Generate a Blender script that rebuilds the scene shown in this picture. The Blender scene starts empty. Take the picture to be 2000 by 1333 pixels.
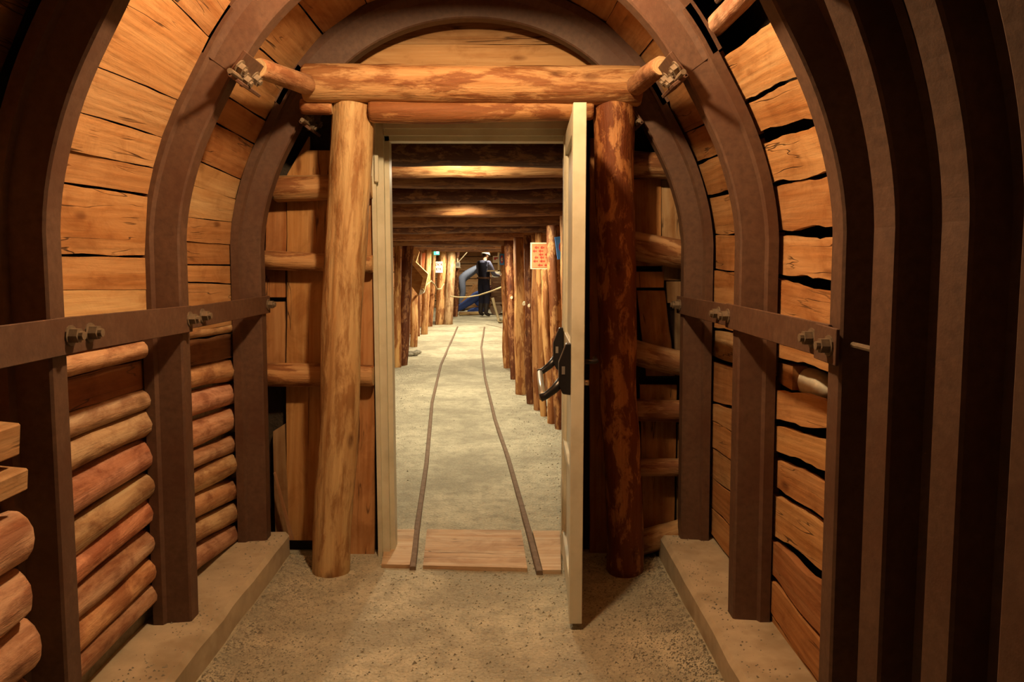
import bpy, bmesh, math, random
from mathutils import Vector, Matrix, noise
random.seed(7)
R = random.Random(11)

# ------------------------------------------------------------------ camera, world, lights, exposure
F_PX, PITCH, YAW, EYE = 1530.0, 0.1006, 0.0093, 1.40
scene = bpy.context.scene
COL = scene.collection
cam_d = bpy.data.cameras.new('camera'); cam = bpy.data.objects.new('camera', cam_d); COL.objects.link(cam)
cam_d.sensor_fit = 'HORIZONTAL'; cam_d.sensor_width = 36.0; cam_d.lens = F_PX / 2000.0 * 36.0
cam_d.clip_start = 0.02; cam_d.clip_end = 200
cam.location = (0, 0, EYE); cam.rotation_euler = (math.pi / 2 - PITCH, 0, -YAW)
scene.camera = cam
world = bpy.data.worlds.new('world'); scene.world = world; world.use_nodes = True
world.node_tree.nodes['Background'].inputs[0].default_value = (0.9, 0.6, 0.4, 1)
world.node_tree.nodes['Background'].inputs[1].default_value = 0.0015
scene.view_settings.view_transform = 'Standard'; scene.view_settings.look = 'None'
scene.view_settings.gamma = 1.0; scene.view_settings.exposure = 0.0
scene.view_settings.use_curve_mapping = False
LAMP_NEAR = 106.0                      # watts of the lamp hung between the first two arches in view
LAMP_NEAR_COL = (1.0, 0.675, 0.36)
LAMP_FAR_COL = (1.0, 0.86, 0.58)
# lamps of the gallery behind the door: (x offset from track axis, y, watts)
GALLERY_LAMPS = [(0.0, 4.63, 20), (0.0, 6.28, 145), (0.0, 8.6, 175), (0.05, 12.2, 230), (0.0, 14.9, 255), (0.1, 17.05, 210), (0.75, 19.9, 95), (0.1, 21.9, 130)]

# ------------------------------------------------------------------ camera maths: pixel -> point
_f = Vector((math.sin(YAW) * math.cos(PITCH), math.cos(YAW) * math.cos(PITCH), -math.sin(PITCH)))
_r = Vector((math.cos(YAW), -math.sin(YAW), 0)); _u = _r.cross(_f)
def ray(px, py): return _f + _r * ((px - 1000) / F_PX) - _u * ((py - 666.5) / F_PX)
def on_y(px, py, y): d = ray(px, py); t = y / d.y; return Vector((0, 0, EYE)) + d * t
def on_z(px, py, z=0.0): d = ray(px, py); t = (z - EYE) / d.z; return Vector((0, 0, EYE)) + d * t
def lerp(a, b, t): return a + (b - a) * t

# ------------------------------------------------------------------ object helpers
WM = {}
def reg(o, parent, world_m, label=None, cat=None, group=None, kind=None):
    COL.objects.link(o)
    WM[o.name] = world_m
    if parent is not None:
        o.parent = parent
        o.matrix_basis = WM[parent.name].inverted() @ world_m
    else:
        o.matrix_basis = world_m
    if label: o['label'] = label
    if cat: o['category'] = cat
    if group: o['group'] = group
    if kind: o['kind'] = kind
    return o
def empty(name, loc=(0, 0, 0), parent=None, rz=0.0, **k):
    o = bpy.data.objects.new(name, None); o.empty_display_size = 0.05
    return reg(o, parent, Matrix.Translation(loc) @ Matrix.Rotation(rz, 4, 'Z'), **k)
def mk(name, verts, faces, mats, parent=None, frame=None, color=None, smooth=False, midx=None, **k):
    """verts in world space; frame = world matrix the object gets"""
    frame = frame or Matrix.Identity(4)
    inv = frame.inverted()
    me = bpy.data.meshes.new(name)
    me.from_pydata([inv @ Vector(v) for v in verts], [], faces)
    for m in (mats if isinstance(mats, (list, tuple)) else [mats]): me.materials.append(m)
    if midx: me.polygons.foreach_set('material_index', midx)
    if smooth: me.polygons.foreach_set('use_smooth', [True] * len(me.polygons))
    me.validate(); 
    bm = bmesh.new(); bm.from_mesh(me); bmesh.ops.recalc_face_normals(bm, faces=bm.faces); bm.to_mesh(me); bm.free()
    o = bpy.data.objects.new(name, me)
    if color: o.color = (*color, 1)
    return reg(o, parent, frame, **k)
def mkbm(name, bm, mats, parent=None, frame=None, color=None, smooth=False, **k):
    vs = [v.co.copy() for v in bm.verts]; bm.verts.index_update()
    fs = [[v.index for v in f.verts] for f in bm.faces]; mi = [f.material_index for f in bm.faces]
    bm.free()
    return mk(name, vs, fs, mats, parent, frame, color, smooth, mi, **k)
def frame_x(origin, xdir, zhint=(0, 0, 1)):
    x = Vector(xdir).normalized(); z = Vector(zhint)
    if abs(x.dot(z.normalized())) > 0.95: z = Vector((0, -1, 0))
    y = z.cross(x).normalized(); z = x.cross(y)
    m = Matrix((x, y, z)).transposed().to_4x4(); m.translation = origin
    return m
def bm_box(bm, c, size, rot=None, bevel=0.0, mi=0):
    m = Matrix.Translation(c) @ (rot.to_4x4() if rot else Matrix.Identity(4)) @ Matrix.Diagonal((*size, 1))
    r = bmesh.ops.create_cube(bm, size=1.0, matrix=m)
    fs = list({f for v in r['verts'] for f in v.link_faces})
    if bevel > 0:
        es = list({e for f in fs for e in f.edges})
        b = bmesh.ops.bevel(bm, geom=es, offset=bevel, segments=1, affect='EDGES')
        fs = b['faces'] + [f for f in fs if f.is_valid]
    for f in fs:
        if f.is_valid: f.material_index = mi
def bm_cyl(bm, p0, p1, r0, r1=None, seg=12, mi=0, caps=True):
    p0, p1 = Vector(p0), Vector(p1); r1 = r0 if r1 is None else r1
    m = frame_x(p0, p1 - p0); L = (p1 - p0).length
    a = []; b = []
    for i in range(seg):
        t = 2 * math.pi * i / seg
        a.append(bm.verts.new(m @ Vector((0, r0 * math.cos(t), r0 * math.sin(t)))))
        b.append(bm.verts.new(m @ Vector((L, r1 * math.cos(t), r1 * math.sin(t)))))
    for i in range(seg):
        f = bm.faces.new((a[i], a[(i + 1) % seg], b[(i + 1) % seg], b[i])); f.material_index = mi
    if caps:
        f = bm.faces.new(a[::-1]); f.material_index = mi
        f = bm.faces.new(b); f.material_index = mi
def bm_tube(bm, pts, r, seg=8, mi=0):
    pts = [Vector(p) for p in pts]; rings = []
    for i, p in enumerate(pts):
        d = (pts[min(i + 1, len(pts) - 1)] - pts[max(i - 1, 0)])
        m = frame_x(p, d); rr = r[i] if isinstance(r, (list, tuple)) else r
        rings.append([bm.verts.new(m @ Vector((0, rr * math.cos(2 * math.pi * k / seg), rr * math.sin(2 * math.pi * k / seg)))) for k in range(seg)])
    for a, b in zip(rings, rings[1:]):
        for k in range(seg):
            f = bm.faces.new((a[k], a[(k + 1) % seg], b[(k + 1) % seg], b[k])); f.material_index = mi
    f = bm.faces.new(rings[0][::-1]); f.material_index = mi
    f = bm.faces.new(rings[-1]); f.material_index = mi
def bm_sphere(bm, c, r, scale=(1, 1, 1), sub=2, mi=0):
    g = bmesh.ops.create_icosphere(bm, subdivisions=sub, radius=1.0, matrix=Matrix.Translation(c) @ Matrix.Diagonal((r * scale[0], r * scale[1], r * scale[2], 1)))
    for f in {f for v in g['verts'] for f in v.link_faces}: f.material_index = mi
def bm_prism(bm, poly, ext, mi=0):
    """poly: 3D outline, ext: extrusion vector"""
    a = [bm.verts.new(Vector(p)) for p in poly]; b = [bm.verts.new(Vector(p) + Vector(ext)) for p in poly]
    n = len(a)
    for i in range(n):
        f = bm.faces.new((a[i], a[(i + 1) % n], b[(i + 1) % n], b[i])); f.material_index = mi
    f = bm.faces.new(a[::-1]); f.material_index = mi
    f = bm.faces.new(b); f.material_index = mi

# ------------------------------------------------------------------ materials
class NT:
    def __init__(s, name):
        s.m = bpy.data.materials.new(name); s.m.use_nodes = True; s.t = s.m.node_tree
        s.b = s.t.nodes['Principled BSDF']
    def n(s, typ, **k):
        nd = s.t.nodes.new('ShaderNode' + typ)
        for a, v in k.items(): setattr(nd, a, v)
        return nd
    def l(s, a, b): s.t.links.new(a, b)
    def noise(s, vec, scale, detail=4, rough=0.55, dist=0.0):
        nd = s.n('TexNoise'); nd.inputs['Scale'].default_value = scale; nd.inputs['Detail'].default_value = detail
        nd.inputs['Roughness'].default_value = rough; nd.inputs['Distortion'].default_value = dist
        s.l(vec, nd.inputs['Vector']); return nd.outputs[0]
    def mapping(s, vec, scale, loc=None):
        nd = s.n('Mapping'); nd.inputs['Scale'].default_value = scale
        s.l(vec, nd.inputs['Vector'])
        if loc is not None: s.l(loc, nd.inputs['Location'])
        return nd.outputs[0]
    def mr(s, v, a, b, c, d):
        nd = s.n('MapRange'); s.l(v, nd.inputs[0])
        for i, x in enumerate((a, b, c, d)): nd.inputs[i + 1].default_value = x
        return nd.outputs[0]
    def math(s, op, a, b):
        nd = s.n('Math', operation=op)
        for i, x in enumerate((a, b)):
            if isinstance(x, (int, float)): nd.inputs[i].default_value = x
            else: s.l(x, nd.inputs[i])
        return nd.outputs[0]
    def mix(s, fac, a, b, mode='MIX'):
        nd = s.n('MixRGB', blend_type=mode)
        for i, x in enumerate((fac, a, b)):
            if isinstance(x, (int, float)): nd.inputs[i].default_value = x
            elif isinstance(x, tuple): nd.inputs[i].default_value = (*x, 1)
            else: s.l(x, nd.inputs[i])
        return nd.outputs[0]
    def bump(s, h, strength, dist=0.01):
        nd = s.n('Bump'); nd.inputs['Strength'].default_value = strength; nd.inputs['Distance'].default_value = dist
        s.l(h, nd.inputs['Height']); s.l(nd.outputs[0], s.b.inputs['Normal'])
    def col(s, c):
        if isinstance(c, tuple): s.b.inputs['Base Color'].default_value = (*c, 1)
        else: s.l(c, s.b.inputs['Base Color'])
    def set(s, rough=0.7, spec=0.3, metal=0.0):
        s.b.inputs['Roughness'].default_value = rough; s.b.inputs['Specular IOR Level'].default_value = spec
        s.b.inputs['Metallic'].default_value = metal
    def coords(s):
        tc = s.n('TexCoord'); oi = s.n('ObjectInfo')
        v = s.n('CombineXYZ'); a = s.math('MULTIPLY', oi.outputs['Random'], 37.0)
        s.l(a, v.inputs[0]); s.l(s.math('MULTIPLY', oi.outputs['Random'], 91.0), v.inputs[1]); s.l(a, v.inputs[2])
        return tc.outputs['Object'], v.outputs[0], oi
def mat_plank(name='sawn_wood'):
    t = NT(name); co, off, oi = t.coords()
    fib = t.noise(t.mapping(co, (2.2, 55, 55), off), 1.0, 5, 0.6)
    fig = t.noise(t.mapping(co, (1.0, 13, 13), off), 1.0, 5, 0.6, 0.9)
    ring = t.n('TexWave', wave_type='BANDS', bands_direction='Y'); ring.inputs['Scale'].default_value = 5.0
    ring.inputs['Distortion'].default_value = 9.0; ring.inputs['Detail'].default_value = 2.0; ring.inputs['Detail Scale'].default_value = 0.7
    t.l(t.mapping(co, (0.45, 2.2, 1.0), off), ring.inputs['Vector'])
    blot = t.noise(t.mapping(co, (4.5, 8, 8), off), 1.0, 5, 0.65, 0.6)
    vor = t.n('TexVoronoi'); vor.inputs['Scale'].default_value = 1.0; t.l(t.mapping(co, (2.6, 7.5, 3.0), off), vor.inputs['Vector'])
    knot = t.mr(vor.outputs['Distance'], 0.05, 0.13, 1.0, 0.0)
    crk = t.noise(t.mapping(co, (1.1, 16, 16), off), 1.0, 3, 0.5, 0.4)
    ab = t.n('Math', operation='ABSOLUTE'); t.l(t.math('SUBTRACT', crk, 0.5), ab.inputs[0])
    crack = t.math('MULTIPLY', t.mr(ab.outputs[0], 0.003, 0.011, 1.0, 0.0), t.mr(t.noise(t.mapping(co, (2.4, 5, 5), off), 1.0, 2), 0.52, 0.60, 0.0, 1.0))
    c = oi.outputs['Color']
    c = t.mix(t.mr(fig, 0.38, 0.66, 0.0, 0.75), c, t.mix(1.0, c, (0.80, 0.62, 0.44), 'MULTIPLY'))
    c = t.mix(t.mr(ring.outputs['Color'], 0.45, 1.0, 0.0, 0.15), c, t.mix(1.0, c, (0.66, 0.47, 0.30), 'MULTIPLY'))
    c = t.mix(t.mr(fib, 0.38, 0.72, 0.0, 0.55), c, t.mix(1.0, c, (0.70, 0.56, 0.42), 'MULTIPLY'))
    c = t.mix(t.mr(blot, 0.48, 0.70, 0.0, 0.75), c, t.mix(1.0, c, (0.60, 0.47, 0.36), 'MULTIPLY'))
    c = t.mix(t.mr(blot, 0.42, 0.25, 0.0, 0.35), c, t.mix(1.0, c, (1.15, 1.16, 1.15), 'MULTIPLY'))
    c = t.mix(t.math('MULTIPLY', knot, 0.75), c, t.mix(1.0, c, (0.34, 0.22, 0.14), 'MULTIPLY'))
    c = t.mix(1.0, c, (0.91, 0.865, 0.86), 'MULTIPLY'); c = t.mix(t.math('MULTIPLY', crack, 0.8), c, (0.06, 0.03, 0.015)); t.col(c); t.set(0.75, 0.22)
    t.bump(t.math('ADD', t.math('MULTIPLY', fib, 0.6), t.math('ADD', t.math('MULTIPLY', ring.outputs['Color'], 0.10), t.math('SUBTRACT', t.math('MULTIPLY', blot, 0.9), t.math('MULTIPLY', crack, 0.8)))), 0.5, 0.008)
    return t.m
def mat_log(name='peeled_log', bark=(0.42, 0.27, 0.20), lo=0.50, hi=0.60, rough=0.68, ps=(2.6, 13)):
    t = NT(name); co, off, oi = t.coords()
    fib = t.noise(t.mapping(co, (3, 45, 45), off), 1.0, 5, 0.6)
    str_ = t.noise(t.mapping(co, (1.0, 20, 20), off), 1.0, 5, 0.62, 0.5)
    patch = t.noise(t.mapping(co, (ps[0], ps[1], ps[1]), off), 1.0, 7, 0.68, 0.35)
    vor = t.n('TexVoronoi'); t.l(t.mapping(co, (4.2, 9, 9), off), vor.inputs['Vector']); vor.inputs['Scale'].default_value = 1.0
    knot = t.mr(vor.outputs['Distance'], 0.08, 0.20, 1.0, 0.0)
    c = oi.outputs['Color']
    c = t.mix(t.mr(str_, 0.42, 0.62, 0.0, 0.75), c, t.mix(1.0, c, (0.68, 0.50, 0.36), 'MULTIPLY'))
    c = t.mix(t.mr(fib, 0.4, 0.75, 0.0, 0.5), c, t.mix(1.0, c, (0.62, 0.50, 0.38), 'MULTIPLY'))
    c = t.mix(t.mr(patch, lo, hi, 0.0, 0.9), c, t.mix(1.0, c, bark, 'MULTIPLY'))
    c = t.mix(t.math('MULTIPLY', knot, 0.7), c, t.mix(1.0, c, (0.3, 0.2, 0.14), 'MULTIPLY'))
    t.col(c); t.set(rough, 0.3)
    t.bump(t.math('ADD', t.math('ADD', t.math('MULTIPLY', fib, 0.5), t.math('MULTIPLY', str_, 0.7)), t.math('MULTIPLY', patch, 1.1)), 0.75, 0.012)
    return t.m
def mat_cut():
    t = NT('cut_log_end'); co, off, oi = t.coords()
    w = t.n('TexWave', wave_type='RINGS', rings_direction='X'); w.inputs['Scale'].default_value = 30; w.inputs['Distortion'].default_value = 1.5
    t.l(co, w.inputs['Vector'])
    c = t.mix(t.mr(w.outputs['Color'], 0, 1, 0, 0.5), (0.55, 0.38, 0.2), (0.36, 0.22, 0.1))
    t.col(c); t.set(0.8, 0.2); return t.m
def mat_noise(name, c0, c1, scale, rough=0.7, spec=0.3, bump=0.2, bdist=0.005, detail=6, metal=0.0, c2=None, scale2=1.5):
    t = NT(name); tc = t.n('TexCoord')
    a = t.noise(tc.outputs['Object'], scale, detail, 0.6)
    c = t.mix(t.mr(a, 0.32, 0.68, 0, 1), c0, c1)
    if c2:
        b = t.noise(tc.outputs['Object'], scale2, 4, 0.6)
        c = t.mix(t.mr(b, 0.48, 0.66, 0, 0.8), c, c2)
    t.col(c); t.set(rough, spec, metal); t.bump(a, bump, bdist); return t.m
def mat_plain(name, c, rough=0.6, spec=0.3, metal=0.0, emit=None, estr=0.0):
    t = NT(name); tc = t.n('TexCoord'); a = t.noise(tc.outputs['Object'], 40, 3)
    t.col(t.mix(t.mr(a, 0.3, 0.7, 0, 0.35), c, tuple(x * 0.75 for x in c))); t.set(rough, spec, metal)
    if emit: t.b.inputs['Emission Color'].default_value = (*emit, 1); t.b.inputs['Emission Strength'].default_value = estr
    return t.m
def mat_ground():
    t = NT('gritty_dust_floor'); tc = t.n('TexCoord'); co = tc.outputs['Object']
    big = t.noise(co, 1.6, 5, 0.6, 0.4); mid = t.noise(co, 11, 6, 0.65); fine = t.noise(co, 85, 4, 0.7)
    gr = t.n('TexVoronoi'); gr.inputs['Scale'].default_value = 62; t.l(co, gr.inputs['Vector'])
    c = t.mix(t.mr(big, 0.40, 0.60, 0, 1), (0.37, 0.345, 0.26), (0.56, 0.525, 0.395))
    c = t.mix(t.mr(mid, 0.44, 0.68, 0, 0.7), c, (0.29, 0.27, 0.205))
    c = t.mix(t.mr(fine, 0.5, 0.72, 0, 0.65), c, (0.19, 0.175, 0.135))
    c = t.mix(t.mr(gr.outputs['Distance'], 0.0, 0.22, 0.45, 0), c, (0.60, 0.57, 0.46))
    t.col(c); t.set(0.95, 0.1)
    t.bump(t.math('ADD', t.math('MULTIPLY', mid, 0.9), t.math('ADD', t.math('MULTIPLY', fine, 0.55), t.math('MULTIPLY', gr.outputs['Distance'], -0.5))), 0.8, 0.014)
    return t.m
M_PLANK = mat_plank()
M_LOG = mat_log('peeled_log', (0.46, 0.31, 0.24), 0.47, 0.545, ps=(3.2, 14))
M_CLEAN = mat_log('clean_log', (0.56, 0.41, 0.31), 0.48, 0.60, ps=(4.0, 17))
M_BARK = mat_log('bark_log', (0.52, 0.38, 0.33), 0.44, 0.60, 0.8, ps=(5.0, 13))
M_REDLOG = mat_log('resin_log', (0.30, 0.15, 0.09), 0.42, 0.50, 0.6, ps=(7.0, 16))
M_CUT = mat_cut()
M_STEEL = mat_noise('rusty_steel', (0.082, 0.042, 0.026), (0.125, 0.066, 0.040), 45, 0.6, 0.35, 0.35, 0.003, c2=(0.085, 0.036, 0.020), scale2=4.0)
M_BOLT = mat_noise('bolt_steel', (0.12, 0.085, 0.055), (0.19, 0.14, 0.09), 60, 0.5, 0.5, 0.2, 0.002)
M_CONC = mat_noise('dusty_concrete', (0.38, 0.325, 0.23), (0.50, 0.43, 0.31), 9, 0.93, 0.12, 0.4, 0.006, c2=(0.26, 0.205, 0.13), scale2=3.0)
M_ROCK = mat_noise('dark_fill', (0.035, 0.026, 0.02), (0.06, 0.045, 0.032), 9, 0.95, 0.1, 0.8, 0.03)
M_MORTAR = mat_noise('grey_grout', (0.22, 0.20, 0.155), (0.34, 0.31, 0.24), 30, 0.95, 0.1, 0.7, 0.01)
M_GROUND = mat_ground()
M_PAINT = mat_noise('cream_paint', (0.56, 0.54, 0.41), (0.64, 0.62, 0.49), 7, 0.45, 0.4, 0.05, 0.001, c2=(0.47, 0.44, 0.32), scale2=5.0)
M_BLACK = mat_plain('black_plastic', (0.012, 0.011, 0.012), 0.35, 0.5)
M_CHROME = mat_plain('brushed_steel', (0.62, 0.58, 0.50), 0.35, 0.5, 0.8)
M_RAIL = mat_noise('rail_steel', (0.14, 0.09, 0.058), (0.21, 0.145, 0.10), 40, 0.8, 0.12, 0.3, 0.003)
M_ROPE = mat_noise('hemp_rope', (0.26, 0.20, 0.115), (0.36, 0.29, 0.17), 120, 0.9, 0.1, 0.4, 0.003)
M_STONE = mat_noise('grit', (0.15, 0.14, 0.11), (0.38, 0.355, 0.28), 25, 0.95, 0.1, 0.5, 0.004)
M_PALE = mat_noise('pale_stone', (0.5, 0.46, 0.36), (0.66, 0.62, 0.5), 18, 0.9, 0.15, 0.4, 0.01)
M_BULB = mat_plain('lit_bulb', (0.9, 0.8, 0.6), 0.3, 0.3, 0, (1.0, 0.7, 0.36), 14.0)
M_LAMPBODY = mat_plain('lamp_body', (0.12, 0.11, 0.10), 0.5, 0.4)
def pcol(i=None):
    base = [(0.52, 0.295, 0.125), (0.56, 0.335, 0.145), (0.46, 0.245, 0.098), (0.58, 0.37, 0.175), (0.43, 0.235, 0.10), (0.54, 0.315, 0.135)]
    c = base[R.randrange(len(base))] if i is None else base[i]
    j = R.uniform(0.9, 1.08)
    return tuple(x * j for x in c)
PALE = (0.66, 0.46, 0.22); RED = (0.36, 0.165, 0.07)

# ------------------------------------------------------------------ planks and logs
def plank(name, alo, ahi, blo, bhi, nrm, th=0.028, parent=None, color=None, wav=0.004, seg=9, mat=None, **k):
    """board between end a (low edge, high edge) and end b; nrm points to the hidden side"""
    alo, ahi, blo, bhi = map(Vector, (alo, ahi, blo, bhi)); nrm = Vector(nrm).normalized()
    s1, s2 = R.uniform(0, 99), R.uniform(0, 99)
    L = ((blo + bhi) / 2 - (alo + ahi) / 2).length
    vs = []; up = ((ahi - alo) + (bhi - blo)).normalized()
    for i in range(seg + 1):
        u = i / seg
        lo = lerp(alo, blo, u) + up * wav * (1.6 * noise.noise((u * L * 5, s1, 0)) + 0.8 * noise.noise((u * L * 14, s1, 5)))
        hi = lerp(ahi, bhi, u) + up * wav * (1.6 * noise.noise((u * L * 5, s2, 0)) + 0.8 * noise.noise((u * L * 14, s2, 5)))
        bow = nrm * (0.004 * noise.noise((u * L * 2, s1, 9)))
        vs += [lo + bow, hi + bow, hi + nrm * th + bow, lo + nrm * th + bow]
    fs = [(0, 1, 2, 3), tuple(4 * seg + j for j in (3, 2, 1, 0))]
    for i in range(seg):
        a = 4 * i; b = a + 4
        for j in range(4): fs.append((a + j, a + (j + 1) % 4, b + (j + 1) % 4, b + j))
    xa = (blo + bhi) / 2 - (alo + ahi) / 2
    fr = frame_x((alo + ahi + blo + bhi) / 4, xa, -nrm)
    return mk(name, vs, fs, mat or M_PLANK, parent, fr, color or pcol(), **k)
def log(name, p0, p1, r0, r1=None, parent=None, color=None, mat=None, seg=14, wob=0.10, sag=0.006, rings=None, cutdir0=None, cutdir1=None, smooth=True, **k):
    p0, p1 = Vector(p0), Vector(p1); r1 = r0 if r1 is None else r1
    L = (p1 - p0).length; fr = frame_x(p0, p1 - p0)
    n = rings or max(6, int(L / 0.10)); sd = R.uniform(0, 99)
    vs = []; fs = []; mi = []
    ts = [0.0, 0.012 / L] + [j / n for j in range(1, n)] + [1 - 0.012 / L, 1.0]
    for q, t in enumerate(ts):
        rr = lerp(r0, r1, t)
        if q in (0, len(ts) - 1): rr *= 0.90
        cy = sag * 2 * noise.noise((t * L * 1.7, sd, 1)); cz = sag * 2 * noise.noise((t * L * 1.7, sd, 7))
        if q in (0,): cy0, cz0 = cy, cz
        for i in range(seg):
            a = 2 * math.pi * i / seg
            w = 1 + wob * (noise.noise((math.cos(a) * 1.3, math.sin(a) * 1.3, t * L * 3 + sd)) + 0.5 * noise.noise((math.cos(a) * 3, math.sin(a) * 3, t * L * 9 + sd)))
            x = t * L
            y, z = rr * w * math.cos(a) + cy, rr * w * math.sin(a) + cz
            if cutdir0 is not None and q <= 1: x += cutdir0[0] * y + cutdir0[1] * z
            if cutdir1 is not None and q >= len(ts) - 2: x += cutdir1[0] * y + cutdir1[1] * z
            vs.append(fr @ Vector((x, y, z)))
    m = len(ts)
    for j in range(m - 1):
        for i in range(seg):
            fs.append((j * seg + i, j * seg + (i + 1) % seg, (j + 1) * seg + (i + 1) % seg, (j + 1) * seg + i)); mi.append(0)
    fs.append(tuple(range(seg))[::-1]); mi.append(1)
    fs.append(tuple((m - 1) * seg + i for i in range(seg))); mi.append(1)
    o = mk(name, vs, fs, [mat or M_LOG, M_CUT], parent, fr, color or (0.55, 0.32, 0.13), smooth, mi, **k)
    if smooth:
        for p in o.data.polygons:
            if p.material_index == 1: p.use_smooth = False
    return o

# ------------------------------------------------------------------ tunnel profile
CX, HWB, RAD, ZC, KZ = -0.137, 0.952, 0.938, 1.473, 0.131
A_Y = [1.893, 2.709, 3.526]
DLAG = 0.128
SMAX = ZC + RAD * math.pi / 2
RTAB = [(-20, .950), (0, .938), (18, .918), (33, .914), (46, .948), (60, .980), (75, .994), (90, .998), (110, .994)]     # legs and lagging
CTAB = [(10, .87), (30, .893), (36, .906), (46, .930), (60, .957), (75, .969), (90, .972), (110, .969)]                      # crown piece nested inside the legs
def crom(tab, t):
    for i in range(1, len(tab) - 2):
        if t <= tab[i + 1][0] or i == len(tab) - 3:
            (x0, y0), (x1, y1), (x2, y2), (x3, y3) = tab[i - 1:i + 3]
            u = (t - x1) / (x2 - x1); h = x2 - x1
            m1, m2 = (y2 - y0) / (x2 - x0) * h, (y3 - y1) / (x3 - x1) * h
            return (2*u**3 - 3*u*u + 1) * y1 + (u**3 - 2*u*u + u) * m1 + (3*u*u - 2*u**3) * y2 + (u**3 - u*u) * m2
def rad(th): return crom(RTAB, math.degrees(th))
def crad(th): return crom(CTAB, math.degrees(th))
def prof(side, s, d, dx=0.0):
    if s <= ZC:
        return (CX + dx + side * (HWB + (RAD - HWB) * s / ZC + d), s)
    th = (s - ZC) / RAD
    r_ = rad(th) + d; return (CX + dx + side * r_ * math.cos(th), ZC + r_ * math.sin(th))
def P3(side, s, d, y): x, z = prof(side, s, d); return Vector((x, y, z))
def pnorm(side, s):
    if s <= ZC: return Vector((side, 0, 0))
    th = (s - ZC) / RAD
    return Vector((side * math.cos(th), 0, math.sin(th)))
def hit(px, py, d=DLAG):
    """pixel -> (s, y) on the lagging"""
    dr = ray(px, py); o = Vector((0, 0, EYE))
    def out(t):
        p = o + dr * t; x = abs(p.x - CX)
        if p.z <= ZC: return x - (HWB + (RAD - HWB) * p.z / ZC + d)
        th = math.atan2(p.z - ZC, x); return math.hypot(x, p.z - ZC) - (rad(th) + d)
    lo, hi = 0.1, 0.1
    while out(hi) < 0 and hi < 12: hi += 0.05
    for _ in range(40):
        m = (lo + hi) / 2
        if out(m) < 0: lo = m
        else: hi = m
    p = o + dr * lo
    s = p.z if p.z <= ZC else ZC + RAD * math.atan2(p.z - ZC, abs(p.x - CX))
    return s, p.y
def line_s(pa, pb):
    (s1, y1), (s2, y2) = hit(*pa), hit(*pb)
    def f(y): return s1 + (s2 - s1) * (y - y1) / (y2 - y1)
    return f

# ------------------------------------------------------------------ floor, kerbs
def floor_z(x, y):
    z = 0.012 * noise.noise((x * 1.1, y * 0.9, 3)) + 0.006 * noise.noise((x * 4, y * 4, 8))
    if y < 3.6:                                   # loose grit banked against the kerbs
        for e in (-1.019, 0.724):
            z += 0.030 * max(0, 1 - abs(x - e) / 0.22) ** 1.5
    return z - 0.004
def build_floor():
    xs = [-4.2 + 0.25 * i for i in range(9)]; x = -2.0
    while x < 1.6: xs.append(x); x += 0.05
    while x < 3.6: xs.append(x); x += 0.25
    ys = []; y = -1.5
    while y < 5.0: ys.append(y); y += 0.05
    while y < 25: ys.append(y); y += 0.2
    xs = sorted(set(round(v, 3) for v in xs))
    vs = [(x, y, floor_z(x, y)) for y in ys for x in xs]; n = len(xs)
    fs = [(j * n + i, j * n + i + 1, (j + 1) * n + i + 1, (j + 1) * n + i) for j in range(len(ys) - 1) for i in range(n - 1)]
    return mk('floor', vs, fs, M_GROUND, smooth=True, kind='structure')
floor = build_floor()
def kerb(name, x_in, x_out, y1):
    bm = bmesh.new(); n = 44; y0 = -1.2
    prev = None
    for i in range(n + 1):
        y = lerp(y0, y1, i / n); w = 0.006 * noise.noise((y * 4, x_in, 0)) + 0.004 * noise.noise((y * 13, x_in, 0)); h = 0.004 * noise.noise((y * 5, x_in, 4))
        sg = 1 if x_out > x_in else -1
        ring = [bm.verts.new(p) for p in ((x_in + w, y, -0.06), (x_in + w, y, KZ - 0.018 + h), (x_in + w + sg * 0.016, y, KZ + h), (x_out, y, KZ + h), (x_out, y, -0.06))]
        if prev:
            for j in range(5): bm.faces.new((prev[j], prev[(j + 1) % 5], ring[(j + 1) % 5], ring[j]))
        else: bm.faces.new(ring)
        prev = ring
    bm.faces.new(prev[::-1])
    return mkbm(name, bm, M_CONC, kind='structure', label='low concrete kerb under the steel arch legs')
kerb('trim_1', -1.019, -1.36, 3.60)
kerb('trim_2', 0.724, 1.06, 3.60)

# ------------------------------------------------------------------ lined tunnel walls
def shell(name, side, s0, s1, d_fn, y0, y1):
    vs = []; n = 40
    for i in range(n + 1):
        s = lerp(s0, s1, i / n)
        for y in (y0, y1):
            x, z = prof(side, s, d_fn(s)); vs.append((x, y, z))
        for y in (y1, y0):
            x, z = prof(side, s, d_fn(s) + 0.1); vs.append((x, y, z))
    fs = []
    for i in range(n):
        a = 4 * i; b = a + 4
        for j in range(4): fs.append((a + j, a + (j + 1) % 4, b + (j + 1) % 4, b + j))
    fs += [(0, 1, 2, 3), (4 * n + 3, 4 * n + 2, 4 * n + 1, 4 * n)]
    return mk(name, vs, fs, M_ROCK, smooth=False, kind='structure')
S_ROOF = ZC + RAD * 1.02
wall_left = shell('wall_left', -1, -0.05, S_ROOF, lambda s: 0.185 if s < 1.12 else 0.34, -1.2, 3.70)
wall_left.data.materials.clear(); wall_left.data.materials.append(M_MORTAR)
wall_right = shell('wall_right', 1, -0.05, S_ROOF, lambda s: 0.34, -1.2, 3.70)
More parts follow.
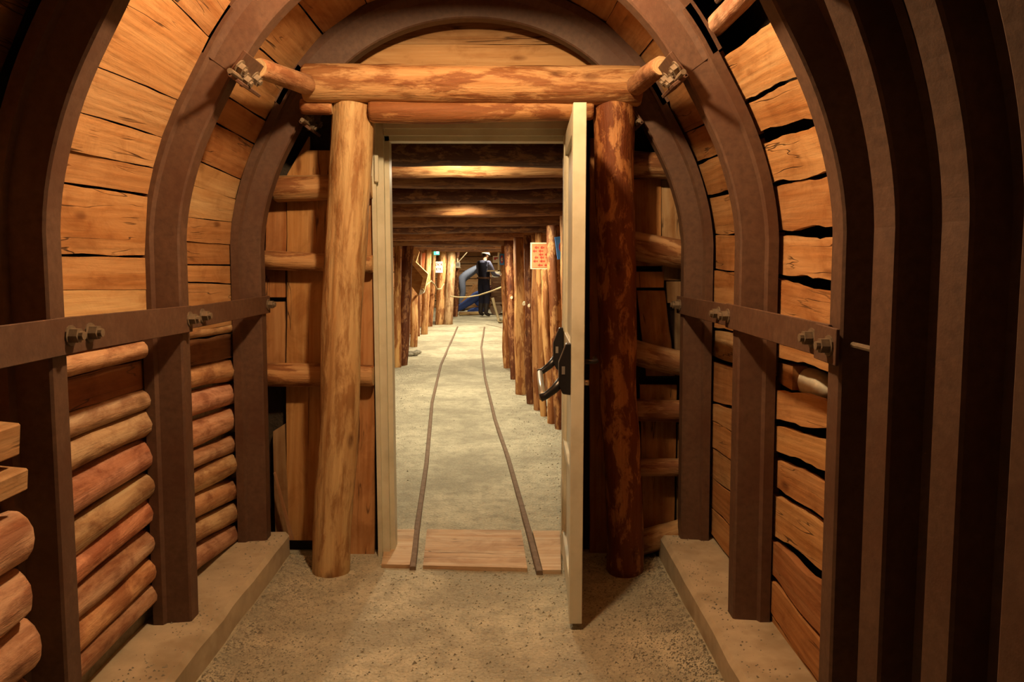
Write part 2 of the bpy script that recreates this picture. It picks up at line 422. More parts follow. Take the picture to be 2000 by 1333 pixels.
def roof_shell():
    vs = []; n = 30; a0 = 1.02 - 0.05
    for i in range(n + 1):
        th = lerp(a0, math.pi - a0, i / n)
        for rr, y in ((RAD + 0.35, -1.2), (RAD + 0.35, 3.7), (RAD + 0.46, 3.7), (RAD + 0.46, -1.2)):
            vs.append((CX + rr * math.cos(th), y, ZC + rr * math.sin(th)))
    fs = []
    for i in range(n):
        a = 4 * i; b = a + 4
        for j in range(4): fs.append((a + j, a + (j + 1) % 4, b + (j + 1) % 4, b + j))
    return mk('ceiling', vs, fs, M_ROCK, kind='structure')
ceiling = roof_shell()
def lag_board(side, flo, fhi, ya, yb, gap=0.004, parent=None, color=None, d=DLAG, th=0.028, wav=0.004, d_jit=0.006, **k):
    dd = d + R.uniform(0, d_jit)
    def pts(y):
        lo, hi = flo(y) + gap / 2, fhi(y) - gap / 2
        return P3(side, lo, dd, y), P3(side, hi, dd, y), (lo + hi) / 2
    a0, a1, sa = pts(ya); b0, b1, sb = pts(yb)
    if parent is None: parent = (wall_left if side < 0 else wall_right) if (sa + sb) / 2 < S_ROOF else ceiling
    return plank('plank', a0, a1, b0, b1, pnorm(side, (sa + sb) / 2), th, parent, color, wav, **k)
def lag_log(side, flo, fhi, ya, yb, parent=None, color=None, d=DLAG, mat=None, squash=1.0, **k):
    def c(y):
        lo, hi = flo(y), fhi(y); r = (hi - lo) / 2 * squash
        return P3(side, (lo + hi) / 2, d + r * 1.0, y), r, (lo + hi) / 2
    (pa, ra, sa), (pb, rb, sb) = c(ya), c(yb)
    if parent is None: parent = (wall_left if side < 0 else wall_right) if (sa + sb) / 2 < S_ROOF else ceiling
    return log('log', pa, pb, ra, rb, parent, color or tuple(x * R.uniform(.85, 1.1) for x in R.choice([(0.66, 0.42, 0.25), (0.62, 0.36, 0.21), (0.68, 0.45, 0.26), (0.60, 0.41, 0.25)])), mat or M_BARK, **k)
def fill_boards(side, f_from, s_to, ya, yb, w=0.16, **k):
    """plain boards from line f_from up to s_to"""
    n = max(1, round((s_to - (f_from(ya) + f_from(yb)) / 2) / w))
    for i in range(n):
        lo = lambda y, i=i: lerp(f_from(y), s_to, i / n); hi = lambda y, i=i: lerp(f_from(y), s_to, (i + 1) / n)
        lag_board(side, lo, hi, ya, yb, gap=R.uniform(0.001, 0.007), wav=0.002, **k)
B1 = (A_Y[0], A_Y[1]); B2 = (A_Y[1], A_Y[2])
E1 = (B1[0] + 0.004, B1[1] - 0.004); E2 = (B2[0] + 0.004, B2[1] + 0.10)
# -- left, nearer bay: boards above the tie bar (pixel of the seam at its near end, at its far end)
L1 = [((336, 0), (413, 77)), ((178, 125), (365, 202)), ((144, 216), (338, 276)), ((127, 290), (322, 334)), ((118, 353), (310, 384)),
      ((108, 500), (290, 504)), ((113, 566), (298, 566)), ((124, 690), (277, 657))]
ls = [line_s(*q) for q in L1]
fill_boards(-1, ls[0], SMAX, *E1, w=0.17, color=None)
L1c = [pcol(5), (0.50, 0.315, 0.15), pcol(3), pcol(0), pcol(1), pcol(1), (0.66, 0.46, 0.22)]
for i in range(7):
    g = 0.014 if i == 4 else 0.0015
    lag_board(-1, ls[i + 1], ls[i], *E1, gap=g, color=L1c[i], wav=0.004 if i in (1, 2, 3, 4) else 0.002)
L1log = [(205, 150), (290, 215), (410, 315), (500, 385), (630, 485), (780, 600), (900, 690), (1000, 800), (1100, 890), (1210, 985), (1300, 1060)]
L1x = [(225, 520), (230, 530), (240, 535), (250, 537), (260, 540), (275, 543), (290, 547), (300, 550), (310, 552), (325, 555), (330, 555)]
lines = [line_s((x[0] * .565, 580 + y[0] * .565), (x[1] * .565, 580 + y[1] * .565)) for x, y in zip(L1x, L1log)]
for i in range(10):
    if i == 1: lag_board(-1, lines[2], lines[1], *E1, color=(0.30, 0.135, 0.055), d=DLAG + 0.02, wav=0.004)
    else: lag_log(-1, lines[i + 1], lines[i], *E1, d=DLAG + (0.0 if i != 5 else -0.0))
# -- left, farther bay
L2 = [((449, 192), (542, 250)), ((427, 242), (521, 293)), ((398, 319), (494, 362)), ((386, 365), (482, 396)), ((374, 425), (475, 437)),
      ((370, 473), (470, 479)), ((367, 516), (468, 518)), ((367, 552), (468, 557)), ((370, 650), (469, 632))]
ls = [line_s(*q) for q in L2]
fill_boards(-1, ls[0], SMAX, *E2, w=0.185)
L2c = [pcol(2), (0.44, 0.225, 0.09), (0.62, 0.43, 0.21), (0.62, 0.44, 0.22), pcol(0), (0.46, 0.25, 0.10), pcol(1), pcol(3)]
for i in range(8): lag_board(-1, ls[i + 1], ls[i], *E2, gap=0.010 if i in (1, 6) else 0.002, color=L2c[i], wav=0.004 if i < 2 else 0.002)
L2log = [(108, 88), (150, 125), (245, 205), (330, 290), (440, 375), (545, 460), (615, 530), (700, 610), (790, 690), (885, 765), (980, 825)]
L2x = [(655, 833), (655, 835), (657, 840), (658, 843), (660, 845), (660, 848), (662, 850), (665, 853), (667, 857), (670, 860), (675, 863)]
lines = [line_s((x[0] * .565, 580 + y[0] * .565), (x[1] * .565, 580 + y[1] * .565)) for x, y in zip(L2x, L2log)]
for i in range(10):
    if i == 1: lag_board(-1, lines[2], lines[1], *E2, color=(0.27, 0.15, 0.08), wav=0.006, mat=M_PLANK, d=DLAG + 0.012)
    else: lag_log(-1, lines[i + 1], lines[i], *E2, squash=0.86 if i in (3, 5, 8) else 0.94, cutdir0=None)
# -- right, nearer bay: (top seam, bottom seam) as (far px, near px)
R1 = [((1403, 112), (1518, 32), (1429, 213), (1567, 140)), ((1430, 216), (1568, 143), (1453, 268), (1600, 226)), ((1458, 287), (1605, 242), (1483, 366), (1626, 338)),
      ((1484, 369), (1627, 341), (1498, 451), (1637, 443)), ((1502, 460), (1639, 466), (1507, 540), (1639, 549)), ((1507, 543), (1637, 577), (1503, 625), (1635, 664)),
      ((1503, 627), (1635, 666), (1502, 695), (1630, 730)), ((1502, 758), (1628, 787), (1502, 819), (1624, 843)), ((1501, 830), (1623, 866), (1499, 876), (1621, 925)),
      ((1497, 890), (1619, 952), (1497, 945), (1615, 1022)), ((1497, 960), (1615, 1035), (1494, 1032), (1608, 1118)), ((1499, 1049), (1608, 1152), (1491, 1105), (1598, 1243)),
      ((1490, 1109), (1598, 1250), (1488, 1170), (1594, 1328)), ((1488, 1174), (1594, 1335), (1488, 1232), (1590, 1420))]
R1c = [(0.60, 0.385, 0.18), pcol(1), (0.60, 0.38, 0.17), pcol(0), pcol(3), pcol(0), pcol(1), pcol(5), (0.58, 0.36, 0.15), pcol(0), (0.58, 0.36, 0.155), (0.40, 0.205, 0.09), pcol(2), pcol(1)]
for i, q in enumerate(R1):
    lag_board(1, line_s(q[3], q[2]), line_s(q[1], q[0]), *E1, gap=0.003, color=R1c[i], wav=0.009, d_jit=0.012, seg=18)
# white plaster lump and an odd wedge in the hole of the right wall
c = on_y(1545, 752, 2.36); s_h, y_h = hit(1570, 750, 0.17)
bm = bmesh.new(); bm_sphere(bm, P3(1, s_h, 0.205, y_h), 0.10, (0.4, 1.6, 0.5), 3)
for v in bm.verts: v.co += v.co.normalized() * 0.012 * noise.noise(v.co * 18)
mkbm('plaster_patch', bm, M_PALE, wall_right, smooth=True, label='pale plaster lump in the wall gap')
sA, yA = hit(1515, 730)
plank('plank', P3(1, sA - .04, .15, yA - .1), P3(1, sA + .04, .15, yA - .1), P3(1, sA - .035, .15, 2.75), P3(1, sA + .035, .15, 2.75), (1, 0, 0), .05, wall_right, pcol(0))
# crown logs and boards, right nearer bay
top = line_s((1518, 20), (1403, 100)); s_top = (top(E1[0]) + top(E1[1])) / 2
def cst(s): return lambda y: s
lag_log(1, cst(s_top + 0.045), cst(s_top + 0.115), *E1, color=(0.56, 0.37, 0.25), d=DLAG)
lag_log(1, cst(s_top + 0.165), cst(s_top + 0.245), *E1, color=(0.52, 0.31, 0.19), d=DLAG + 0.01)
fill_boards(1, cst(s_top + 0.27), SMAX, *E1, w=0.17)
# -- right, farther bay: (far px, near px) seams
R2 = [((1317, 270), (1366, 247), 0.004), ((1343, 325), (1390, 305), 0.018), ((1364, 390), (1411, 381), 0.004), ((1381, 460), (1431, 457), 0.005), ((1385, 525), (1433, 531), 0.012),
      ((1385, 594), (1435, 600), 0.008), ((1385, 640), (1435, 650), 0.02), ((1384, 700), (1434, 716), 0.02), ((1382, 785), (1432, 801), 0.008), ((1381, 819), (1432, 848), 0.004), ((1380, 869), (1432, 904), 0.005),
      ((1379, 927), (1430, 967), 0.006), ((1377, 985), (1428, 1034), 0.008), ((1378, 1035), (1427, 1100), 0.004)]
rl = [line_s(q[1], q[0]) for q in R2]
R2c = [pcol(0), pcol(5), pcol(1), pcol(0), pcol(5), pcol(0), (0.62, 0.47, 0.26), pcol(4), pcol(3), pcol(5), pcol(3), pcol(2), pcol(1)]
for i in range(len(R2) - 1):
    lag_board(1, rl[i + 1], rl[i], *E2, gap=R2[i][2], color=R2c[i], wav=0.006, d_jit=0.012)
fill_boards(1, rl[0], SMAX, *E2, w=0.175)
# -- bays in front of the first arch in view, and behind the camera
for (ya, yb) in ((1.02, 1.885),):
    n_ = 5 if ya > 1 else 7
    for i in range(n_):
        if ya > 1: lag_log(-1, cst(0.165 + i * 0.131), cst(0.165 + (i + 1) * 0.131 - 0.004), ya, 1.815 - 0.02 * (i % 2), color=(0.62, 0.39, 0.25), d=0.012, cutdir1=(0.45, 0.0), mat=M_BARK)
        else: lag_log(-1, cst(0.14 + i * 0.135), cst(0.14 + (i + 1) * 0.135 - 0.006), ya, yb, color=(0.50, 0.30, 0.18), d=DLAG + .05)
    fill_boards(-1, cst(0.14 if ya > 1 else 1.10), SMAX, ya, yb, w=0.17, d=DLAG + .05)
for (s0, y0_, y1_, d_, h_) in ((0.905, 1.55, 1.78, .02, .052), (1.00, 1.62, 1.775, .03, .075)):
    bm = bmesh.new(); c_ = P3(-1, s0, d_ + .04, (y0_ + y1_) / 2); bm_box(bm, c_, (.08, y1_ - y0_, h_), Matrix.Rotation(.1, 3, 'Y'), .004)
    mkbm('wedge_block', bm, M_PLANK, wall_left, frame_x(c_, (0, 1, 0)), (0.56, 0.38, 0.2))
# ------------------------------------------------------------------ steel arches
PROFILE = [(-0.030, 0.0), (0.030, 0.0), (0.036, 0.006), (0.046, 0.080), (0.062, 0.088), (0.062, 0.122), (-0.062, 0.122), (-0.062, 0.088), (-0.046, 0.080), (-0.036, 0.006)]
def sweep(bm, y, pts_fn, ts, deep=0.0):
    prev = None; first = None
    for t in ts:
        ring = []
        for a, d in PROFILE:
            x, z = pts_fn(t, d + (deep if d > .085 else 0)); ring.append(bm.verts.new((x, y + a, z)))
        if prev:
            n = len(ring)
            for j in range(n): bm.faces.new((prev[j], prev[(j + 1) % n], ring[(j + 1) % n], ring[j]))
        else: first = ring
        prev = ring
    bm.faces.new(first[::-1]); bm.faces.new(prev)
def hexbolt(bm, p, axis, r=0.014, h=0.012, shank=0.02, sr=0.007):
    p = Vector(p); ax = Vector(axis).normalized()
    bm_cyl(bm, p, p + ax * 0.004, r * 1.35, seg=14); bm_cyl(bm, p + ax * 0.004, p + ax * (h + 0.004), r, seg=6)
    bm_cyl(bm, p + ax * (h + 0.004), p + ax * (h + shank), sr, seg=8)
PHI = math.radians(54)
def arch(y, dx, label, base_z=KZ - 0.006, clamp=True, wide=0.0, PHI=math.radians(54)):
    root = empty('steel_arch', (CX + dx, y, base_z), label=label, cat='arch', group='steel support arches of the tunnel')
    for side in (-1, 1):
        bm = bmesh.new(); s_end = ZC + RAD * (math.pi / 2 - PHI + math.radians(10))
        ts = [base_z, ZC * 0.5] + [lerp(ZC, s_end, i / 18) for i in range(19)]
        sweep(bm, y, lambda s, d: prof(side, s, d, dx + side * wide), ts)
        mkbm('leg', bm, M_STEEL, root, Matrix.Translation((CX + dx, y, base_z)))
    bm = bmesh.new()
    def cf(ph, d): rr = crad(math.pi / 2 - abs(ph)) + d + wide; return (CX + dx + rr * math.sin(ph), ZC + rr * math.cos(ph))
    sweep(bm, y, cf, [lerp(-PHI, PHI, i / 44) for i in range(45)], 0.026)
    mkbm('crown', bm, M_STEEL, root, Matrix.Translation((CX + dx, y, base_z)))
    if clamp:
        for sg in (-1, 1):
            ph = sg * (PHI - math.radians(0.6)); n = Vector((math.sin(ph), 0, math.cos(ph))); t = Vector((math.cos(ph), 0, -math.sin(ph))) * sg   # t points down the leg
            c = Vector((CX + dx, y, ZC)) + n * (crad(math.pi / 2 - abs(ph)) + wide)
            rot = Matrix((t, Vector((0, 1, 0)), n)).transposed()
            bm = bmesh.new()
            bm_box(bm, c - n * 0.007 - t * 0.028, (0.095, 0.185, 0.014), rot, 0.002)
            bm_box(bm, c - n * 0.032 + t * 0.016, (0.012, 0.185, 0.058), rot, 0.002)
            cl = mkbm('clamp', bm, M_STEEL, root, Matrix.Translation(c))
            for k, yy in enumerate((-0.078, -0.01, 0.078)):
                bm = bmesh.new(); p = c + Vector((0, yy, 0)) - n * 0.013 - t * 0.022
                if k == 1: p = c + Vector((0, -0.035, 0)) - n * 0.034 - t * 0.0
                hexbolt(bm, p, -n, 0.020, 0.018, 0.012, 0.010)
                mkbm('bolt', bm, M_BOLT, cl, Matrix.Translation(p))
            bm = bmesh.new(); p = c - n * 0.030 + t * 0.004
            bm_cyl(bm, p + Vector((0, -0.16, 0)), p + Vector((0, 0.02, 0)), 0.009, seg=10)
            mkbm('threaded_rod', bm, M_BOLT, cl, Matrix.Translation(p))
    return root
arch(A_Y[2], -0.004, 'brown steel arch standing against the timber door wall')
arch(A_Y[1], -0.012, 'brown steel arch with lit clamps, one bay in front of the door wall', wide=0.012)
arch(A_Y[0], 0.0, 'dark steel arch with a thin lit inner edge, where the right tie bars end', PHI=math.radians(49))
def skew(root, px_, ang):
    """turn an arch about its right leg: the tunnel bends here"""
    p_ = Matrix.Translation((px_, root.matrix_basis.translation.y, 0))
    root.matrix_basis = p_ @ Matrix.Rotation(ang, 4, 'Z') @ p_.inverted() @ root.matrix_basis
for (y_, lab_, w_) in ((1.665, 'dark steel arch joined to the last right tie bar by a thin rod', 0.0), (1.42, 'unlit steel arch between two brown-edged arches, beyond the thin rod', 0.012), (1.20, 'outermost steel arch beside the unlit one', 0.02)):
    skew(arch(y_, 0.0, lab_, wide=w_), CX + HWB, math.radians(16))
# ------------------------------------------------------------------ tie bars
def tie_bar(side, y0, y1, z0, z1, label, step0, step1, dx0=0, dx1=0, h=0.078, bolts=()):
    x0 = prof(side, z0, 0)[0] + dx0 - side * step0; x1 = prof(side, z1, 0)[0] + dx1 - side * step1
    a, b = Vector((x0, y0, z0)), Vector((x1, y1, z1))
    root = empty('tie_bar', a, label=label, cat='tie bar', group='flat steel tie bars between the arches')
    bm = bmesh.new(); n = Vector((-side * 0.009, 0, 0))
    up = Vector((0, 0, h / 2))
    bm_prism(bm, [a - up, b - up, b + up, a + up], n)
    bmesh.ops.bevel(bm, geom=list(bm.edges), offset=0.0015, segments=1, affect='EDGES')
    mkbm('flat_bar', bm, M_STEEL, root, Matrix.Translation(a))
    for yb_ in bolts:
        p = lerp(a, b, (yb_ - y0) / (y1 - y0)) + n; bm = bmesh.new(); hexbolt(bm, p, (-side, 0, 0), 0.019, 0.020, 0.014, 0.011)
        mkbm('bolt', bm, M_BOLT, root, Matrix.Translation(p))
    return root
ZB = 1.21
tie_bar(-1, 2.655, 3.585, ZB - 0.002, ZB - 0.002, 'flat steel bar left of the door, tying the last two arches', 0.002, 0.002, -0.024, -0.004, bolts=(2.82, 3.555))
tie_bar(-1, 1.865, 2.715, ZB + 0.012, ZB - 0.005, 'flat steel bar above the stacked logs, overlapping the bar beside the door', 0.002, 0.012, 0, -0.024, h=0.09, bolts=(2.02, 2.69))
tie_bar(-1, 1.10, 1.94, ZB + 0.012, ZB + 0.012, 'flat steel bar running out of the picture above the log ends', 0.012, 0.013, 0, 0, h=0.09, bolts=(1.905,))
tie_bar(1, 2.665, 3.585, ZB + 0.002, ZB - 0.004, 'flat steel bar between the last two arches on the gappy board side', 0.002, 0.002, 0, -0.004, bolts=(2.885, 3.52, 3.56))
tie_bar(1, 1.905, 2.765, ZB - 0.005, ZB + 0.002, 'longer flat steel bar in front of the gappy boards and plaster patch', 0.002, 0.012, 0, 0, h=0.085, bolts=(2.0, 2.735))
tie_bar(1, 1.835, 1.965, ZB - 0.012, ZB - 0.008, 'short end piece of steel bar bolted to the dark arch', 0.012, 0.012, 0, 0, h=0.088, bolts=(1.872,))
bm = bmesh.new(); p0 = P3(1, 1.205, 0.02, 1.70); p1 = P3(1, 1.205, 0.02, 1.835)
bm_cyl(bm, p0, p1, 0.007, seg=8)
mkbm('spacer_rod', bm, M_BOLT, None, Matrix.Translation(p0), label='thin steel spacer rod between two dark arches', cat='rod')

# ------------------------------------------------------------------ door wall
YW = 3.685
door_xl, door_xr = on_y(766, 700, 3.68).x, on_y(1106, 700, 3.68).x
print('door opening', door_xl, door_xr)
bm = bmesh.new()
yb = YW + 0.07
fx0, fx1 = door_xl - 0.06, door_xr + 0.06
HEAD = on_y(940, 277, 3.70).z
bm_box(bm, ((-1.5 + fx0) / 2, yb, 1.35), (fx0 + 1.5, 0.04, 2.8)); bm_box(bm, ((1.25 + fx1) / 2, yb, 1.35), (1.25 - fx1, 0.04, 2.8))
bm_box(bm, ((fx0 + fx1) / 2, yb, (HEAD + .06 + 2.75) / 2), (fx1 - fx0, 0.04, 2.75 - HEAD - .06))
wall_end = mkbm('wall_end', bm, M_ROCK, kind='structure')
def wboard(x0, x1, x2, x3, yt, ybm, y=YW, color=None, slant=0, parent=None, wav=0.003):
    """vertical board from pixels: top-left x0, top-right x1, bottom-left x2, bottom-right x3"""
    tl, tr = on_y(x0, yt + slant, y), on_y(x1, yt, y); bl, br = on_y(x2, ybm, y), on_y(x3, ybm, y)
    return plank('plank', bl, br, tl, tr, (0, 1, 0), 0.024, parent or wall_end, color, wav, seg=12)
wboard(518, 559, 518, 557, 380, 581, YW + .004, (0.52, 0.28, 0.12)); wboard(518, 556, 520, 556, 590, 712, YW + .004, pcol(0))
wboard(561, 604, 558, 602, 266, 1056, color=(0.60, 0.37, 0.15), slant=75)
wboard(604, 648, 602, 642, 294, 1056, color=(0.57, 0.34, 0.14))
wboard(648, 700, 644, 690, 300, 1075, YW + .004, color=(0.42, 0.24, 0.10))
wboard(700, 731, 676, 731, 268, 1102, YW - .012, color=(0.60, 0.35, 0.155))
wboard(534, 556, 538, 566, 829, 1055, color=(0.40, 0.29, 0.165), slant=14)
p0, p1 = on_y(535, 925, 3.60), on_y(568, 1056, 3.60)
plank('plank', p0 - Vector((.004, 0, 0)), p0 + Vector((.004, 0, 0)), p1 - Vector((.003, 0, 0)), p1 + Vector((.01, 0, 0)), (0, 1, 0), .02, wall_end, (0.5, 0.33, 0.2), .001)
def wrail(xa, ya, xb, yb2, hpx, y=3.632, color=None, mat=None, **k):
    a, b = on_y(xa, ya, y), on_y(xb, yb2, y); r = hpx / 2 / F_PX * y
    return log('log', a, b, r, r * 0.93, wall_end, color or (0.54, 0.33, 0.15), mat, **k)
wrail(535, 370, 727, 366, 50, color=(0.50, 0.30, 0.135)); wrail(512, 511, 729, 514, 37); wrail(512, 731, 730, 736, 47, color=(0.52, 0.31, 0.14))
# right of the door
wboard(1237, 1291, 1237, 1292, 350, 520, color=(0.56, 0.33, 0.135)); wboard(1292, 1336, 1294, 1338, 352, 548, YW + .006, (0.50, 0.38, 0.22))
wboard(1240, 1296, 1243, 1297, 531, 562, color=pcol(0)); wboard(1244, 1298, 1262, 1318, 568, 735, YW - .004, (0.50, 0.28, 0.115))
wboard(1320, 1332, 1320, 1332, 600, 700, YW + .008, (0.36, 0.30, 0.2)); wboard(1302, 1340, 1304, 1342, 550, 592, YW + .004, (0.52, 0.40, 0.24))
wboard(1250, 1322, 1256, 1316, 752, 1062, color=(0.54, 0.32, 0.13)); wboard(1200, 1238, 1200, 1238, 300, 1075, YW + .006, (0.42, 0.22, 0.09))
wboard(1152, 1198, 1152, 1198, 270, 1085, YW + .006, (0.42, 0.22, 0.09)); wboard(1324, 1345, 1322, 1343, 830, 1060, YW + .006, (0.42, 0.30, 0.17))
wrail(1190, 316, 1315, 322, 54, color=(0.42, 0.26, 0.13)); wrail(1190, 470, 1350, 500, 58, color=(0.50, 0.32, 0.165))
wrail(1180, 672, 1350, 712, 52, color=(0.44, 0.28, 0.15)); wrail(1180, 798, 1350, 802, 46, color=(0.46, 0.27, 0.14)); wrail(1180, 914, 1350, 916, 38, color=(0.46, 0.27, 0.14))
wrail(1215, 1070, 1350, 1030, 52, y=3.60, color=(0.50, 0.33, 0.16))
# tympanum boards above the cross beam
def tymp(z0, z1, color):
    hw = math.sqrt(max(0.01, (RAD + 0.10) ** 2 - (z1 - 0.02 - ZC) ** 2)); hw0 = math.sqrt(max(0.01, (RAD + 0.10) ** 2 - (z0 - ZC) ** 2))
    plank('plank', (CX - hw0, YW - .03, z0), (CX - hw, YW - .03, z1), (CX + hw0, YW - .03, z0), (CX + hw, YW - .03, z1), (0, 1, 0), .025, wall_end, color, .002, seg=12)
zs = [on_y(945, v, YW - .03).z for v in (210, 128, 86)] + [2.52]
tymp(zs[0], zs[1] - .003, (0.46, 0.34, 0.18)); tymp(zs[1], zs[2] - .003, (0.62, 0.40, 0.185)); tymp(zs[2], zs[3], (0.52, 0.345, 0.17))
# posts, cross beam, lintel log
def npost(bx, by, tx, ty, w0, w1, label, color, mat, **k):
    b = on_z(bx, by, 0.0); b.z = -0.05; b.y += 0.085; t = on_y(tx, ty, b.y - 0.03)
    return log('log_post', b, t, w0 / 2 / F_PX * b.y, w1 / 2 / F_PX * b.y, None, color, mat, seg=20, wob=0.09, label=label, cat='post', group='log posts beside the door', **k), b
npost(637, 1128, 690, 194, 74, 80, 'peeled yellow log post leaning toward the cream door frame', (0.60, 0.42, 0.205), M_CLEAN, cutdir1=(0.0, 0.25), rings=26)
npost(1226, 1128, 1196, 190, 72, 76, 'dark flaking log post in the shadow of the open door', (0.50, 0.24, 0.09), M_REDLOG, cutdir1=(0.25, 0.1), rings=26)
YB = 3.37
a, b = on_y(594, 163, YB), on_y(1252, 166, YB)
log('cross_beam', a, b, 0.078, 0.082, None, (0.60, 0.36, 0.165), M_LOG, seg=20, wob=0.08, label='thick peeled log beam spanning above the door posts', cat='beam')
a, b = on_y(722, 216, YB + .02), on_y(1158, 217, YB + .02)
log('lintel_log', a, b, 0.049, 0.045, None, (0.54, 0.31, 0.135), M_LOG, seg=16, label='thin peeled log lying between the two posts over the doorway', cat='log')
a, b = on_y(588, 207, YB + .02), on_y(650, 210, YB + .02)
log('short_log', a, b, 0.033, 0.03, None, (0.50, 0.27, 0.12), M_LOG, label='short log stub between yellow post and arch clamp', cat='log')
for (x0, y0, x1, y1, lab) in ((502, 128, 600, 166, 'short log strut on the stacked-log side, from arch clamp to cross beam'), (1292, 128, 1243, 168, 'short log strut on the gappy board side, from arch clamp to cross beam')):
    a, b = on_y(x0, y0, 2.80), on_y(x1, y1, YB - 0.075)
    log('strut_log', a, b, 0.034, 0.042, None, (0.52, 0.32, 0.18), M_BARK, seg=14, wob=0.12, label=lab, cat='log', group='log struts above the door')

# ------------------------------------------------------------------ door
door = empty('door_1', ((door_xl + door_xr) / 2, 3.68, 0), kind='structure', label='cream painted steel door standing open with black panic bar')
fr = empty('door_frame', ((door_xl + door_xr) / 2, 3.68, 0), door)
WM_D = Matrix.Translation(((door_xl + door_xr) / 2, 3.68, 0))
for sd, xx in ((-1, door_xl), (1, door_xr)):
    bm = bmesh.new()
    o = sd
    pts = [(xx, 3.76), (xx, 3.685), (xx + o * .022, 3.685), (xx + o * .022, 3.655), (xx + o * .055, 3.655), (xx + o * .055, 3.635), (xx + o * .075, 3.635), (xx + o * .075, 3.76)]
    bm_prism(bm, [(x, y, -0.02) for x, y in pts], (0, 0, HEAD + .02 + 0.09))
    mkbm('jamb', bm, M_PAINT, fr, WM_D)
bm = bmesh.new()
pts = [(3.76, HEAD), (3.685, HEAD), (3.685, HEAD + .022), (3.655, HEAD + .022), (3.655, HEAD + .05), (3.635, HEAD + .05), (3.635, HEAD + .12), (3.76, HEAD + .12)]
bm_prism(bm, [(door_xl - .02, y, z) for y, z in pts], (door_xr - door_xl + .04, 0, 0)); mkbm('head', bm, M_PAINT, fr, WM_D)
bm = bmesh.new(); hz = on_y(742, 330, 3.63)
bm_box(bm, (door_xl - .05, 3.625, hz.z), (0.018, 0.02, 0.12), None, .003); mkbm('keeper', bm, M_PAINT, fr, WM_D)
# leaf: hinge at right jamb, opened toward the viewer
q0 = on_z(1092, 1068, 0.02); q1 = on_z(1110, 1222, 0.02)
hx, hy = q0.x + 0.005, 3.66; ex, ey = q1.x + .004, q1.y
LW = math.hypot(hx - ex, hy - ey); ang = math.atan2(ey - hy, ex - hx)
LFM = Matrix.Translation((hx, hy, 0.025)) @ Matrix.Rotation(ang, 4, 'Z')   # local x: hinge -> free edge; local y: to the right wall
TH, LH = 0.048, on_y(1143, 200, ey).z - 0.025
leaf = empty('door_leaf', (0, 0, 0), door); WM[leaf.name] = LFM; leaf.matrix_basis = WM[door.name].inverted() @ LFM
def lpart(name, bm, mat, smooth=False, parent=leaf, **k):
    for v in bm.verts: v.co = LFM @ v.co
    return mkbm(name, bm, mat, parent, LFM, smooth=smooth, **k)
sy = 1.0
# local y sign: the leaf thickness goes to world +x (right)
ysgn = 1.0 if (LFM.to_3x3() @ Vector((0, 1, 0))).x > 0 else -1.0
def lb(bm, x0, x1, y0, y1, z0, z1, bev=0.002): bm_box(bm, ((x0 + x1) / 2, ysgn * (y0 + y1) / 2, (z0 + z1) / 2), (x1 - x0, y1 - y0, z1 - z0), None, bev)
bm = bmesh.new(); lb(bm, 0.05, LW - .05, 0.018, TH, 0.05, LH - .05); lpart('panel', bm, M_PAINT)
for (x0, x1, z0, z1) in ((0, .085, 0, LH), (LW - .085, LW, 0, LH)):
    bm = bmesh.new(); lb(bm, x0, x1, 0, TH, z0, z1); lpart('stile', bm, M_PAINT)
for (z0, z1) in ((0, .12), (0.52, .56), (0.98, 1.06), (LH - .09, LH)):
    bm = bmesh.new(); lb(bm, .085, LW - .085, 0.004, TH, z0, z1); lpart('cross_rail', bm, M_PAINT)
for x in (LW - .12, .13, ):
    bm = bmesh.new(); lb(bm, x - .006, x + .006, 0.006, .02, .13, LH - .1); lpart('moulding', bm, M_PAINT)
bm = bmesh.new(); lb(bm, LW - .20, LW - .10, 0.0165, 0.0185, .16, .42, 0); lpart('vent_slot', bm, M_BLACK)
# panic bar: two housings, arms, push tube
pb = empty('panic_bar', (0, 0, 0), door); WM[pb.name] = LFM @ Matrix.Translation((LW / 2, 0, 1.0)); pb.matrix_basis = WM[door.name].inverted() @ WM[pb.name]
zc_ = on_y(1110, 722, ey + .06).z - .025
for x, zz in ((LW - .055, zc_), (.10, zc_ + .005)):
    bm = bmesh.new()
    poly = [(0, .10), (.018, .10), (.045, .03), (.045, -.055), (.03, -.09), (0, -.095)]
    bm_prism(bm, [(x - .022, -ysgn * p, zz + z) for p, z in poly], (.044, 0, 0))
    bmesh.ops.bevel(bm, geom=list(bm.edges), offset=.003, segments=1, affect='EDGES')
    h = lpart('housing', bm, M_BLACK, parent=pb)
    bm = bmesh.new(); bm_tube(bm, [(x, -ysgn * .03, zz - .04), (x, -ysgn * .06, zz - .075), (x, -ysgn * .092, zz - .10), (x, -ysgn * .112, zz - .108)], [.019, .016, .014, .016], 10)
    lpart('lever_arm', bm, M_BLACK, True, parent=pb)
    bm = bmesh.new(); lb(bm, x + .0215, x + .0235, -.034, -.022, zz - .015, zz + .015, 0); lpart('badge', bm, M_CHROME, parent=pb)
bm = bmesh.new(); bm_cyl(bm, (.10, -ysgn * .105, zc_ - .103), (LW - .055, -ysgn * .105, zc_ - .106), .0135, seg=16); lpart('push_tube', bm, M_CHROME, True, parent=pb)
bm = bmesh.new(); bm_tube(bm, [(LW - .06, ysgn * TH, zc_ + .03), (LW - .06, ysgn * (TH + .04), zc_ + .03), (LW - .07, ysgn * (TH + .05), zc_ + .03), (LW - .17, ysgn * (TH + .052), zc_ + .03)], .009, 8); lpart('lever_handle', bm, M_BLACK, True, parent=leaf)
